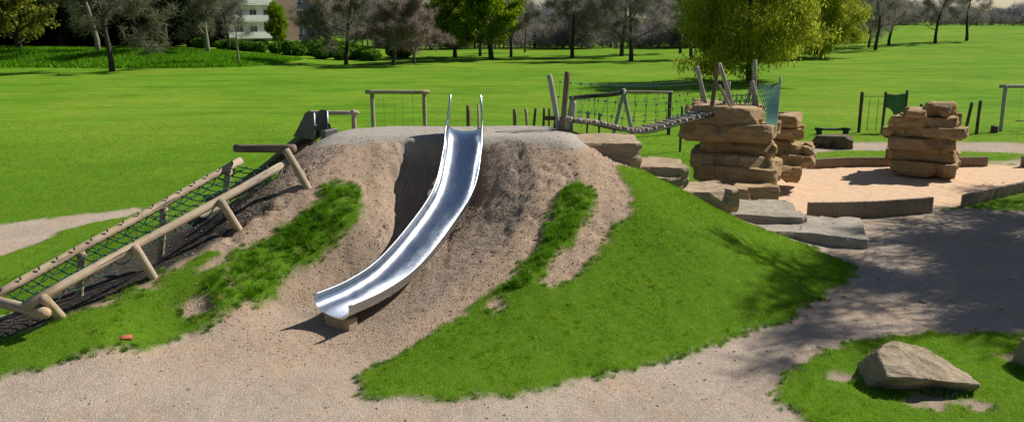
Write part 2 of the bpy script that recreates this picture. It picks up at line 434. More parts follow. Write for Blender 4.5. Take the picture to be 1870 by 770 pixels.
SHADE_PATH = np.array([(6.9,15.2),(7.6,17.5),(8,20),(25,20.4),(25,12.6),(8,12.9),(5.6,13.2)])
BARE_SPOTS = [(gp(362,565)[:2], .28), (gp(420,520)[:2], .16), (gp(905,560)[:2], .22), (gp(600,620)[:2], .1), (gp(1545,690)[:2], .3), (gp(1700,735)[:2], .42), (gp(1790,745)[:2], .35), (gp(1850,655)[:2], .2)]

def regions(x, y):
    n1 = fbm2(x, y, 2.2, 4, 3)*.18 + fbm2(x, y, 8., 3, 8)*.15
    nf = fbm2(x, y, .9, 4, 31)*.18
    near = 1-sstep(26, 34, y)
    bare = np.full(x.shape, -1.5)
    for b in BARE: bare = np.maximum(bare, sdist(x, y, b))
    g = np.full(x.shape, -1.5)
    for b in (G_LEFT, G_STRIP, G_MAIN, G_ISLE, G_RIGHT, G_PATCH, G_OVAL): g = np.maximum(g, sdist(x, y, b))
    for (c, r) in BARE_SPOTS:
        g = np.minimum(g, (np.hypot(x-c[0], (y-c[1])*1.3)-r*.75)*.8+nf*.9)
    grass = np.maximum(-bare, g) + n1*near
    tuss = np.maximum(sdist(x, y, G_STRIP), np.minimum(sdist(x, y, G_LEFT), (x+5.4)*.5))
    A = {}
    A['grass'] = np.clip(.5+grass/.14, 0, 1)
    A['sand'] = np.clip(.5+(sdist(x, y, SAND)+.1*n1)/.15, 0, 1)
    A['mulch'] = np.clip(.5+(np.maximum(sdist(x, y, MULCH), sdist(x, y, MULCH_L))+n1*.9+nf*.5)/.35, 0, 1)
    A['plat'] = np.clip(.5+(sdist(x, y, PLAT)+n1*.5)/.2, 0, 1)
    A['rubber'] = np.clip(.5+(sdist(x, y, RUBBER)+n1*.5)/.15, 0, 1)
    mz = mound(x, y)
    A['path'] = np.clip((1-sstep(.02, .22, mz+nf*.25))*1.0, 0, 1)
    A['path'] = np.maximum(A['path'], np.clip(.5+np.maximum(sdist(x, y, LOOP), sdist(x, y, RING))/.3, 0, 1))
    A['tuss'] = sstep(-.05, .35, tuss)*A['grass']
    A['path'] *= 1-np.clip(.5+sdist(x, y, G_ISLE)/.1, 0, 1)
    A['mulch'] = np.maximum(A['mulch'], .8*np.clip(.5+sdist(x, y, G_ISLE)/.1, 0, 1))
    # path dirt near slide exit stays tan
    ex = np.exp(-((x+3.0)**2/4.5+(y-12.1)**2/1.6)); A['path'] = A['path']*(1-.8*ex)
    return A, mz

def height(x, y, full=False):
    A, mz = regions(x, y)
    sdc = sdist(x, y, CHANNEL) + fbm2(x, y, 3., 4, 12)*.2
    ch = np.where(x < -1.2, sstep(-.01, .10, sdc)*1.3, sstep(-.05, .40, sdc)*.30+.22*sstep(0., .07, sdc))
    up = sstep(.5, 1.3, mz)
    z = mz + base(x, y) - .22*ch*up*(1-sstep(17.3, 17.7, y))
    # crumbling lip round the worn run
    lip = sdist(x, y, CHANNEL) + fbm2(x, y, 2.1, 3, 21)*.22
    z += np.where(x < -1.2, .06, .0)*np.exp(-((lip+.18)/.16)**2)*up*(1-sstep(17.0, 17.5, y))
    er = fbm2(x, y, 1.7, 5, 41); bare = 1-A['grass']
    z += bare*sstep(.25, .9, mz)*(.04*np.abs(er)+.025*fbm2(x, y, 6., 3, 4))*(1-A['plat'])
    crk = np.exp(-(fbm2(x, y, .95, 4, 52)/.035)**2)*sstep(.0, .35, fbm2(x, y, .5, 2, 53)+.15)
    z -= bare*crk*.09*sstep(.5, 1.2, mz)*(1-A['plat'])
    rn = fbm(np.stack([x*3.6+.5*fbm2(x, y, .8, 2, 70), y*.55, x*0], -1), 3, 71)
    z -= bare*sstep(.15, .6, mz)*(1-A['plat'])*.018*np.exp(-(rn/.12)**2)
    z += bare*.016*fbm2(x, y, 5., 4, 9)
    near = 1-sstep(34, 44, y)
    z += A['grass']*near*(.035*fbm2(x, y, 2.4, 3, 13)+.03) + A['tuss']*(.10*np.abs(fbm2(x, y, 3.0, 2, 14))+.03+.05*fbm2(x, y, 7, 2, 15))
    z -= A['sand']*(.02+.030*np.abs(fbm2(x, y, 2.6, 3, 61))+.018*fbm2(x, y, 6., 2, 62))
    if full: return z, A
    return z

def hz(x, y):
    return float(height(np.array([x], float), np.array([y], float))[0])

def axis(fine0, fine1, step, lo, hi, g=1.09):
    a = list(np.arange(fine0, fine1+1e-6, step)); s = step
    while a[-1] < hi: s *= g; a.append(a[-1]+s)
    s = step
    while a[0] > lo: s *= g; a.insert(0, a[0]-s)
    return np.array(a)

def ground_material():
    m, nt = new_mat('ground'); N = NT(nt); p = N.pos()
    g, sd, mu, pl, ru, pa = [N.attr(k) for k in ('grass', 'sand', 'mulch', 'plat', 'rubber', 'path')]
    fine = N.noise(p, 55, 5, .7); med = N.noise(p, 7, 5, .62); big = N.noise(p, .8, 4, .55)
    huge = N.noise(p, .07, 4, .6)
    vor = N.n('ShaderNodeTexVoronoi', ins={'Vector': p, 'Scale': 42.}).outputs['Distance']
    vcol = N.n('ShaderNodeTexVoronoi', ins={'Vector': p, 'Scale': 33.}).outputs['Color']
    vgrey = N.n('ShaderNodeSeparateColor', ins={0: vcol}).outputs[0]
    # bare earth
    dirt = N.mix(N.mapr(med, .3, .7), (.39,.29,.21), (.31,.225,.16))
    dirt = N.mix(N.mapr(big, .4, .7), dirt, (.39,.285,.20))
    dirt = N.mix(N.math('MULTIPLY', N.mapr(vgrey, .70, 1.), .6), dirt, (.17,.11,.07))
    path = N.mix(N.mapr(med, .3, .7), (.365,.295,.235), (.30,.24,.19))
    path = N.mix(N.mapr(big, .35, .7), path, (.40,.325,.26))
    path = N.mix(N.mapr(N.noise(p, .55, 5, .65, .5), .5, .68), path, (.40,.29,.205))
    path = N.mix(N.math('MULTIPLY', N.mapr(N.noise(p, .9, 6, .7, .8), .56, .7), .6), path, (.28,.25,.22))
    path = N.mix(N.math('MULTIPLY', N.mapr(vgrey, .7, 1.), .4), path, (.24,.185,.14))
    path = N.mix(N.math('MULTIPLY', N.mapr(vgrey, .2, 0.), .3), path, (.62,.53,.43))
    mulch = N.mix(N.mapr(fine, .3, .7), (.33,.265,.21), (.25,.195,.155))
    mulch = N.mix(N.mapr(vgrey, .72, .95), mulch, (.38,.28,.20))
    mulch = N.mix(N.mapr(med, .62, .85), mulch, (.20,.155,.12))
    plat = N.mix(N.mapr(fine, .3, .7), (.40,.36,.31), (.29,.26,.225))
    rub = N.mix(N.mapr(fine, .35, .7), (.052,.045,.04), (.03,.027,.025))
    rub = N.mix(N.mapr(vgrey, .8, .95), rub, (.12,.095,.075))
    sand = N.mix(N.mapr(med, .3, .7), (.66,.46,.31), (.56,.385,.25))
    sand = N.mix(N.mapr(fine, .5, .8), sand, (.68,.50,.34))
    # lawn (also seen between the blades)
    st = N.n('ShaderNodeVectorMath', operation='MULTIPLY', ins={0: p, 1: (.25, 1.0, 1)}).outputs[0]
    streak = N.noise(st, .55, 6, .68, .4)
    gr = N.mix(N.mapr(N.noise(p, .35, 6, .65), .32, .68), (.100,.238,.012), (.178,.305,.022))
    gr = N.mix(N.mapr(streak, .42, .66), gr, (.068,.168,.008))
    gr = N.mix(N.mapr(huge, .45, .72), gr, (.205,.292,.028))
    gr = N.mix(N.math('MULTIPLY', N.mapr(N.noise(st, 2.3, 5, .7), .55, .75), .6), gr, (.045,.120,.007))
    gr = N.mix(N.math('MULTIPLY', N.mapr(N.noise(p, .16, 7, .72, .6), .5, .68), .55), gr, (.185,.235,.028))
    gr = N.mix(N.math('MULTIPLY', N.mapr(N.noise(st, 7., 4, .7), .5, .8), .5), gr, (.055,.125,.010))
    gr = N.mix(N.math('MULTIPLY', N.mapr(N.noise(p, 2.6, 9, .75), .45, .62), .45), gr, (.050,.135,.007))
    far = N.mapr(N.n('ShaderNodeSeparateXYZ', ins={0: p}).outputs[1], 18, 40)
    nearg = N.mix(N.mapr(med, .3, .7), (.065,.160,.008), (.110,.185,.016))
    gr = N.mix(far, nearg, gr)
    col = N.mix(pa, dirt, path)
    col = N.mix(mu, col, mulch); col = N.mix(pl, col, plat); col = N.mix(ru, col, rub); col = N.mix(sd, col, sand)
    col = N.mix(g, col, gr)
    h = N.math('ADD', N.math('MULTIPLY', fine, .6), N.math('ADD', N.math('MULTIPLY', med, 1.2), N.math('MULTIPLY', vor, .5)))
    b = N.bump(h, .65, .03)
    N.out(N.pbsdf(Base_Color=col, Roughness=1., Normal=b, Specular_IOR_Level=.04))
    return m

def build_ground():
    X = axis(-13.5, 15.5, .075, -420, 420, 1.10); Y = axis(9.0, 24., .075, -40, 620, 1.045)
    gx, gy = np.meshgrid(X, Y, indexing='ij')
    z, A = height(gx, gy, True)
    mz = mound(gx, gy)
    V = np.stack([gx, gy, z], -1).reshape(-1, 3)
    a, b = gx.shape; I = np.arange(a*b).reshape(a, b)
    F = np.stack([I[:-1, :-1], I[1:, :-1], I[1:, 1:], I[:-1, 1:]], -1).reshape(-1, 4)
    fa = lambda q: q.ravel()[F].mean(1)
    g, sd, pl = fa(A['grass']), fa(A['sand']), fa(A['plat'])
    mzf = fa(mz); cy = V[F].mean(1)
    cls = np.where(g > .5, 0, np.where(sd > .5, 1, np.where(mzf > .08, 2, 3)))
    # grass on the mound belongs to the mound's turf
    cls = np.where((cls == 0) & (mzf > .08) & (cy[:, 1] < 27), 4, cls)
    dx = np.gradient(z, X, axis=0); dy = np.gradient(z, Y, axis=1)
    NR = np.stack([-dx, -dy, np.ones_like(dx)], -1).reshape(-1, 3); NR /= np.linalg.norm(NR, axis=1)[:, None]
    mat = ground_material()
    names = {0: 'lawn', 1: 'sandpit_sand', 2: 'bare_earth_mound', 3: 'gravel_path', 4: 'grass_mound'}
    for k, nm in names.items():
        f = F[cls == k]
        if not len(f): continue
        idx, inv = np.unique(f, return_inverse=True)
        o = mesh_np(nm, V[idx], inv.reshape(-1, 4), mat, attrs={q: A[q].ravel()[idx] for q in ('grass', 'sand', 'mulch', 'plat', 'rubber', 'path')})
        o.data.normals_split_custom_set_from_vertices([tuple(n) for n in NR[idx].astype(float)])
        o['kind'] = 'structure'
build_ground()

# ------------------------------------------------------------------ grass blades
def blades(name, n, dens_fn, xr, yr, hfn, w, mat, near_y=None):
    x = rng.uniform(*xr, n); y = rng.uniform(*yr, n)
    vis = np.abs(x) < .70*y + 1.2
    x, y = x[vis], y[vis]
    z, A = height(x, y, True)
    keep = rng.uniform(0, 1, len(x)) < dens_fn(x, y, A)
    x, y, z = x[keep], y[keep], z[keep]; A = {k: v[keep] for k, v in A.items()}
    h = hfn(x, y, A)*rng.uniform(.55, 1.25, len(x))
    k = len(x)
    ph = rng.uniform(0, 2*np.pi, k); ln = rng.uniform(.15, .85, k)*h
    ld = rng.uniform(0, 2*np.pi, k)
    ww = w*rng.uniform(.7, 1.3, k)*np.clip(y/14, .8, 4)
    sx, sy = np.cos(ph)*ww, np.sin(ph)*ww
    V = np.zeros((k, 3, 3))
    V[:, 0] = np.stack([x-sx, y-sy, z-.01], -1); V[:, 1] = np.stack([x+sx, y+sy, z-.01], -1)
    V[:, 2] = np.stack([x+np.cos(ld)*ln, y+np.sin(ld)*ln, z+h*.9], -1)
    t = np.clip(.5+.55*fbm2(x, y, .9, 3, 77)+.35*fbm2(x, y, 4., 2, 78)+rng.normal(0, .22, k) - .35*A['tuss'], 0, .94)
    t[rng.uniform(0, 1, k) < .25*(A['grass'] < .85)*(A['tuss'] < .4)+.035+.05*sstep(.1, .5, fbm2(x, y, .7, 3, 55))] = 1.
    o = mesh_np(name, V.reshape(-1, 3), np.arange(3*k).reshape(-1, 3), mat, attrs={'tint': np.repeat(t, 3)}, smooth=False)
    tag(o, kind='stuff'); return o

GM = leaf_mat('grass_blade', (.088,.240,.006), (.270,.430,.018), .5, .9, (.50,.42,.18))
GT = leaf_mat('tussock_blade', (.045,.170,.006), (.165,.330,.014), .5, .9, (.45,.38,.16))
d_lawn = lambda x, y, A: np.clip((A['grass']-.3)*1.6, 0, 1)*(A['tuss'] < .5)
blades('mown_grass', 560000, d_lawn, (-9.8, 9), (8.8, 19.5), lambda x, y, A: .042+.025*(A['grass'] < .9)+.02*fbm2(x, y, 2.5, 2, 5), .0035, GM)
blades('field_grass', 330000, lambda x, y, A: d_lawn(x, y, A)*((y > 19.5) | (np.abs(x) > 9))*(1-sstep(17, 44, y))**.7, (-29, 29), (10, 44), lambda x, y, A: .06+.0*x, .0045, GM)

def tufts(name, n, xr, yr, mat, per=46, lawn=False):
    x = rng.uniform(*xr, n); y = rng.uniform(*yr, n); z, A = height(x, y, True)
    tz = A['tuss']; edge = (A['grass'] > .12) & (A['grass'] < .95) & (fbm2(x, y, 1.3, 3, 66) > -.1)
    keep = ((tz > .35) & (rng.uniform(0, 1, n) < .30+.9*sstep(-.25, .35, fbm2(x, y, 2.6, 2, 14)))) | (edge & (rng.uniform(0, 1, n) < .5))
    if lawn: keep = (A['grass'] > .8) & (tz < .4) & (np.abs(x) < .66*y+.6) & (rng.uniform(0, 1, n) < np.clip(.15+.8*fbm2(x, y, 1.6, 3, 91), 0, 1))
    x, y, z, big = x[keep], y[keep], z[keep], (tz[keep] > .35)
    k = len(x); H = np.where(big, rng.uniform(.07, .19, k), rng.uniform(.05, .10, k)); W = np.where(big, rng.uniform(.05, .11, k), .05)
    r = np.repeat; N_ = k*per
    a = rng.uniform(0, 2*np.pi, N_); q = rng.uniform(0, 1, N_)**.6
    bx, by = r(x, per)+np.cos(a)*q*r(W, per)*.6, r(y, per)+np.sin(a)*q*r(W, per)*.6
    h = r(H, per)*(1.1-.55*q)*rng.uniform(.7, 1.15, N_); w = .004*rng.uniform(.7, 1.4, N_); p = a+1.57+rng.normal(0, .6, N_)
    V = np.zeros((N_, 3, 3)); bz = r(z, per)-.02
    V[:, 0] = np.stack([bx-np.cos(p)*w, by-np.sin(p)*w, bz], -1); V[:, 1] = np.stack([bx+np.cos(p)*w, by+np.sin(p)*w, bz], -1)
    V[:, 2] = np.stack([bx+np.cos(a)*q*h*.9, by+np.sin(a)*q*h*.9, bz+h], -1)
    t = np.clip(r(np.clip(rng.normal(.45, .25, k), 0, 1), per)+rng.normal(0, .15, N_), 0, 1)
    return tag(mesh_np(name, V.reshape(-1, 3), np.arange(3*N_).reshape(-1, 3), mat, attrs={'tint': np.repeat(t, 3)}, smooth=False), kind='stuff')
tufts('tussock_grass', 42000, (-9, 8), (9.5, 17.8), GT)
tufts('grass_tufts', 26000, (-10, 9), (9, 19), GM, 22, True)


# ------------------------------------------------------------------ loose bits: wood chips, gravel, debris
def bits(name, n, dens_fn, xr, yr, size, mat, flat=.4, elong=1.8):
    x = rng.uniform(*xr, n); y = rng.uniform(*yr, n)
    z, A = height(x, y, True)
    keep = (rng.uniform(0, 1, n) < dens_fn(x, y, A)) & (np.abs(x) < .68*y+.5); x, y, z = x[keep], y[keep], z[keep]; k = len(x)
    s = rng.uniform(size[0], size[1], k)**1.0
    B = np.array([[1, 0, 0], [-.6, .8, 0], [-.5, -.9, .1], [.1, .1, 1]], float)
    V = B[None]*np.stack([s*elong, s, s*flat], -1)[:, None] * rng.uniform(.6, 1.3, (k, 4, 1))
    a = rng.uniform(0, 2*np.pi, k); c, d = np.cos(a)[:, None], np.sin(a)[:, None]
    Vx = V[..., 0]*c-V[..., 1]*d; Vy = V[..., 0]*d+V[..., 1]*c
    V = np.stack([Vx+x[:, None], Vy+y[:, None], V[..., 2]+z[:, None]], -1)
    F = np.array([[0, 1, 3], [1, 2, 3], [2, 0, 3]])
    F = (F[None]+(np.arange(k)*4)[:, None, None]).reshape(-1, 3)
    o = mesh_np(name, V.reshape(-1, 3), F, mat, attrs={'tint': np.repeat(rng.uniform(0, 1, k), 4)}, smooth=False)
    return tag(o, kind='stuff')

def tint_mat(name, a, b, rough=.9):
    m, nt = new_mat(name); N = NT(nt)
    N.out(N.pbsdf(Base_Color=N.mix(N.attr('tint'), a, b), Roughness=rough, Specular_IOR_Level=.15)); return m
bits('wood_chips', 70000, lambda x, y, A: A['mulch']*(1-A['grass'])*(1-A['plat']), (-5.5, 2.5), (11.5, 18), (.006, .017), tint_mat('chip', (.38,.30,.23), (.20,.155,.115)))
bits('path_gravel', 90000, lambda x, y, A: (1-A['grass'])*np.clip(A['path'], .25, 1)*(1-A['sand'])*(1-A['rubber']), (-9, 13), (9, 21), (.004, .010), tint_mat('grit', (.46,.385,.31), (.25,.20,.155)), .6, 1.2)
bits('earth_crumbs', 9000, lambda x, y, A: (1-A['grass'])*(1-A['path'])*(1-A['plat'])*(1-A['rubber']), (-6, 4), (11, 18), (.008, .024), tint_mat('clod', (.40,.27,.17), (.24,.155,.10)), .7, 1.2)
bits('loose_stones', 1500, lambda x, y, A: (1-A['grass'])*(1-A['sand'])*(1-A['plat'])*.5, (-9, 12), (9, 19), (.010, .026), tint_mat('loose_stone', (.50,.43,.35), (.25,.20,.16)), .7, 1.15)
bits('dead_leaves', 2200, lambda x, y, A: (1-A['grass'])*.5+.06, (-9, 12), (9, 20), (.010, .032), tint_mat('dead_leaf', (.16,.10,.055), (.07,.05,.03)), .35, 1.5)
# ------------------------------------------------------------------ rocks
def rock_verts(c, size, rz, seed, boxy=7, rough=.06, strata=.05, cuts=7, tilt=(0, 0), under=.12):
    """a quarried slab: irregular straight-edged outline, layered broken sides, flat top"""
    rg = np.random.default_rng(seed); hx, hy, h = size[0]/2, size[1]/2, size[2]
    j = lambda a: rg.uniform(0, a)
    ch = [(rg.uniform(.05, .28), rg.uniform(.05, .32)) for _ in range(4)]; ch[1] = (rg.uniform(.06, .5), rg.uniform(.08, .5)) if seed % 3 == 0 else (rg.uniform(.03, .16), rg.uniform(.05, .25))
    cor = []
    for k, (sx, sy) in enumerate(((-1, -1), (1, -1), (1, 1), (-1, 1))):
        a, b = ch[k]
        p1, p2 = (sx, sy*(1-b)), (sx*(1-a), sy)
        cor += [p1, p2] if k in (0, 2) else [p2, p1]
        if k in (0, 2): cor.append((rg.uniform(-.35, .35), sy*(1-j(.09))))
        else: cor.append((sx*(1-j(.07)), rg.uniform(-.3, .3)))
    cor = np.array(cor)*(1-rg.uniform(0, .05, (len(cor), 1)))*np.array([hx, hy])
    if boxy < 5: cor = cor*(.82+.18*rg.uniform(0, 1, (len(cor), 1)))
    nxt = np.roll(cor, -1, 0); seg = np.linalg.norm(nxt-cor, axis=1); cum = np.concatenate([[0], np.cumsum(seg)]); n = int(np.clip(cum[-1]/.045, 40, 150))
    s = np.arange(n)/n*cum[-1]; cl_ = np.vstack([cor, cor[:1]])
    O = np.stack([np.interp(s, cum, cl_[:, 0]), np.interp(s, cum, cl_[:, 1])], -1)
    T = np.roll(O, -1, 0)-np.roll(O, 1, 0); T /= np.linalg.norm(T, axis=1)[:, None]+1e-9; Nn = np.stack([T[:, 1], -T[:, 0]], -1)
    m = int(np.clip(h/.04, 7, 20)); zz = np.linspace(0, 1, m)
    rows = []
    for z in zz:
        zp = z*h
        q = np.stack([O[:, 0]*1.5, O[:, 1]*1.5, np.full(n, 1.0 if z > .5 else 1.35)], -1)+seed*3.7
        lay = np.round(vnoise(q, seed)*1.6)/1.6
        f = fbm(np.stack([O[:, 0]*3.2, O[:, 1]*3.2, np.full(n, zp*4.5)], -1)+seed, 4, seed+2)
        big = fbm(np.stack([O[:, 0]*1.25, O[:, 1]*1.25, np.full(n, zp*1.4)], -1)+seed*2.1, 2, seed+31)
        off = strata*lay*1.1 + rough*f*1.1 + big*rough*1.5 - under*h*.85*(1-float(sstep(.06, .24, np.array(z))))*(.65+.35*math.sin(seed)) - (.022 if z == 1 else 0) - .03*(z == 0)
        tz = fbm(np.stack([O[:, 0]*1.1, O[:, 1]*1.1, np.zeros(n)], -1)+seed*1.3, 3, seed+6)*rough*.9
        rows.append(np.column_stack([O+Nn*off[:, None], zp-h/2+tz*z]))
    top = rows[-1]; cen = top.mean(0)
    for k in (.93, .82, .66, .48, .28, .1):
        r = cen*(1-k)+top*k; r[:, 2] = h/2 + fbm(np.stack([r[:, 0]*1.1, r[:, 1]*1.1, np.zeros(n)], -1)+seed*1.3, 3, seed+6)*rough*.9 + fbm(np.stack([r[:, 0]*4, r[:, 1]*4, np.zeros(n)], -1), 3, seed)*rough*.3+.004
        rows.append(r)
    V = np.array(rows)
    for _ in range(int(16 if boxy > 8 else 6)):                       # broken corners and edges
        i0 = rg.integers(0, n); tb = rg.choice([-1, 1, 1]); al = rg.uniform(.25, 1.0); bx = rg.normal(0, .45)
        nn = np.array([Nn[i0, 0]+bx*T[i0, 0], Nn[i0, 1]+bx*T[i0, 1], tb*math.tan(al)]); nn /= np.linalg.norm(nn)
        p0 = np.array([O[i0, 0], O[i0, 1], tb*h/2]) - nn*rg.uniform(.02, .11)*min(1, h/.35)
        e = (V-p0)@nn; near = np.linalg.norm(V-p0, axis=2) < rg.uniform(.25, .8); mk = (e > 0) & near
        V[mk] -= e[mk][:, None]*nn
    top = V[m-1]; a = len(V); I = np.arange(a*n).reshape(a, n); I2 = np.roll(I, -1, 1)
    F = np.stack([I[:-1], I2[:-1], I2[1:], I[1:]], -1).reshape(-1, 4); V = V.reshape(-1, 3)
    V = np.vstack([V, [cen[0], cen[1], V[-n:, 2].mean()], [0, 0, -h/2]]); b = a*n; k = np.arange(n); k2 = (k+1) % n
    T3 = np.vstack([np.stack([(a-1)*n+k, (a-1)*n+k2, np.full(n, b)], -1), np.stack([k2, k, np.full(n, b+1)], -1)])
    Mx = np.array(Matrix.Rotation(rz, 3, 'Z') @ Matrix.Rotation(tilt[1]+rg.uniform(-.045, .045), 3, 'Y') @ Matrix.Rotation(tilt[0]+rg.uniform(-.05, .04), 3, 'X'))
    return V@Mx.T + np.array(c), [F, T3]

def rock(name, label, cat, c, size, rz=0, seed=1, mat='sandstone', group=None, **kw):
    V, F = rock_verts(c, size, rz, seed, **kw)
    o = mesh_np(name, V, F, M[mat], loc=(c[0], c[1], c[2]-size[2]/2), smooth=False)
    return tag(o, label, cat, group)

def slab_px(label, u0, u1, v0, v1, y, depth, seed, name='rock_slab', group=None, mat='sandstone', **kw):
    rg = np.random.default_rng(seed+500); y += rg.uniform(-.2, .24)
    um = (u0+u1)/2; a, b = at_y(um, v0, y), at_y(um, v1, y)
    ph = math.atan2(a[0], y); d = y*CP+(CAM_H-a[2])*SP
    w = (u1-u0)*d*math.cos(ph)/FPX
    c = (a[0]+math.sin(ph)*depth/2, y+math.cos(ph)*depth/2, (a[2]+b[2])/2)
    kw.setdefault('boxy', 9); kw.setdefault('rough', .06); kw.setdefault('strata', .07); kw.setdefault('under', .5)
    return rock(name, label, 'rock', c, (w, depth, abs(a[2]-b[2])*.97), -ph+rg.uniform(-.16, .10), seed, mat, group, **kw)

G1 = 'sandstone slabs stacked in the pillar at the end of the rope bridge'
slab_px('broad flat top slab of the bridge rock pillar, carrying the bridge posts', 1253, 1396, 197, 238, 21.6, 2.2, 3, group=G1)
slab_px('long sandstone slab second from the top of the bridge rock pillar, overhanging to the left', 1243, 1424, 231, 263, 21.6, 2.2, 4, group=G1)
slab_px('sandstone slab third from the top of the bridge rock pillar, short and set back', 1274, 1418, 258, 287, 21.75, 2.0, 5, group=G1)
slab_px('sandstone slab fourth from the top of the bridge rock pillar, with a sunlit right end', 1259, 1417, 283, 315, 21.6, 2.0, 6, group=G1)
slab_px('thick orange slab at the bottom of the bridge rock pillar', 1266, 1428, 305, 345, 21.4, 2.3, 7, group=G1)
G2 = 'sandstone slabs stacked right behind the bridge rock pillar'
slab_px('top slab of the smaller rock stack behind the green net', 1412, 1467, 212, 238, 23.9, 1.6, 13, group=G2)
slab_px('second slab of the smaller rock stack, jutting out to the right', 1409, 1470, 236, 257, 23.8, 1.7, 14, group=G2)
slab_px('narrow third block of the smaller rock stack, in shade', 1388, 1445, 257, 290, 24.0, 1.5, 15, group=G2)
slab_px('thin ledge slab pointing right, low in the smaller rock stack', 1428, 1487, 268, 288, 23.9, 1.4, 16, group=G2)
slab_px('cracked slab jutting over the sand at the smaller rock stack', 1421, 1492, 287, 310, 23.4, 1.6, 17, group=G2)
slab_px('rounded bottom block of the smaller rock stack, sitting on the sand', 1421, 1466, 307, 336, 23.3, 1.6, 18, group=G2, boxy=5)
G3 = 'sandstone slabs stacked in the free-standing tower on the sand'
slab_px('small top left block of the free-standing rock tower', 1648, 1700, 201, 217, 25.9, 1.3, 23, group=G3)
slab_px('dark top right block, the highest stone of the free-standing rock tower', 1690, 1749, 190, 215, 26.0, 1.4, 24, group=G3)
slab_px('thick second slab of the free-standing rock tower with a sunlit right end', 1633, 1757, 213, 243, 25.7, 1.9, 25, group=G3)
slab_px('widest thin slab of the free-standing rock tower, poking out on both sides', 1609, 1774, 237, 258, 25.8, 1.7, 26, group=G3, cuts=9)
slab_px('sandstone slab below the widest one in the free-standing rock tower', 1617, 1746, 256, 281, 25.6, 1.9, 27, group=G3)
slab_px('sandstone slab second from the bottom of the free-standing rock tower', 1615, 1754, 277, 300, 25.7, 1.9, 28, group=G3)
slab_px('bottom slab of the free-standing rock tower, pale and resting on the sand', 1630, 1756, 297, 324, 25.7, 1.9, 29, group=G3)

G4 = 'stepping stones climbing from the path to the mound top'
kw = dict(boxy=8, rough=.06, strata=.03, cuts=6)
def step(label, c, size, rz, seed, mat='sandstone_pale', **k2):
    rock('stepping_stone', label, 'rock', c, size, rz, seed, mat, G4, **{**kw, **k2})
step('highest stepping stone, a long pale block at the edge of the grey mound top', (1.93, 18.35, 2.02), (1.95, 1.3, .62), .04, 31)
step('second stepping stone from the top, a pale slab with an undercut front', (3.32, 18.9, 1.46), (1.6, 1.75, .50), -.1, 32)
step('small block wedged below the second stepping stone from the top', (3.45, 18.25, 1.28), (.85, .9, .46), .2, 33)
step('third large stepping stone, a pale slab at the foot of the bridge pillar', (4.58, 19.05, .83), (1.5, 1.75, .52), .06, 34)
step('block in shade between the third stepping stone and the sand', (6.4, 21.0, .38), (1.25, 1.1, .74), .1, 35, 'sandstone')
step('grey flat slab, fourth large stepping stone, by the wooden sand edging', (6.2, 19.4, .22), (1.85, 1.7, .52), -.12, 36, 'slab_grey')
step('low dark slab peeping out from the grass below the fourth stepping stone', (6.15, 18.15, .10), (1.3, .8, .34), .1, 37, 'slab_grey')
step('lowest stepping stone, a broad grey slab resting on the path', (7.45, 18.4, .08), (1.75, 1.95, .42), -.28, 38, 'slab_grey')
step('flat grey slab lying between the two lowest stepping stones', (6.95, 18.75, .02), (1.2, 1.2, .2), .3, 39, 'slab_grey')

def hull_rock(name, label, pts, seed, mat, rough=.03):
    bm = bmesh.new()
    for p in pts: bm.verts.new(p)
    bmesh.ops.convex_hull(bm, input=list(bm.verts))
    bmesh.ops.delete(bm, geom=[v for v in bm.verts if not v.link_faces], context='VERTS')
    bmesh.ops.bevel(bm, geom=list(bm.edges), offset=.012, segments=1, affect='EDGES')
    bmesh.ops.triangulate(bm, faces=list(bm.faces))
    for _ in range(4): bmesh.ops.subdivide_edges(bm, edges=[e for e in bm.edges if e.calc_length() > .07], cuts=1); bmesh.ops.triangulate(bm, faces=list(bm.faces))
    bm.verts.index_update(); bm.normal_update()
    V = np.array([v.co[:] for v in bm.verts]); Nn = np.array([v.normal[:] for v in bm.verts])
    F = np.array([[v.index for v in f.verts] for f in bm.faces]); bm.free()
    V = V + Nn*(fbm(V*2.6, 3, seed)*rough*1.5+fbm(V*9, 4, seed+3)*rough*.7)[:, None]
    o = mesh_np(name, V, F, M[mat], loc=V.min(0)*.5+V.max(0)*.5*np.array([1, 1, 0]), smooth=False)
    return tag(o, label, 'rock')
hull_rock('boulder', 'large tan boulder with a slanting top on the small grass island in the foreground',
  [(5.0,10.36,-.12),(6.2,10.28,-.12),(5.06,10.0,.30),(5.6,9.95,.29),(6.3,10.02,.17),(5.27,10.7,.50),(5.44,10.8,.52),(5.90,10.75,.43),(6.44,10.4,-.1),(6.34,10.42,.18),(5.1,11.2,-.1),(6.1,11.2,-.1),(4.86,10.4,-.1),(5.10,10.45,.44)], 5, 'boulder', .04)
hull_rock('boulder', 'dark boulder cut off by the right edge of the picture, on the grass island',
  [(7.42,10.5,-.1),(8.6,10.3,-.1),(7.44,10.55,.36),(7.8,10.5,.44),(8.5,10.4,.4),(7.5,11.1,.42),(8.5,11.2,.4),(7.45,11.2,-.1),(8.7,11.2,-.1)], 8, 'boulder', .03)
a = at_z(1490, 272, 0); b = at_z(1565, 273, 0)
rock('low_rock', 'low block of stone, shade put into its colour, lying across the far gravel path', 'rock', ((a[0]+b[0])/2, a[1]+.45, .2), (b[0]-a[0], .9, .58), -.35, 51, 'rock_shaded', boxy=9, rough=.05, strata=.02)

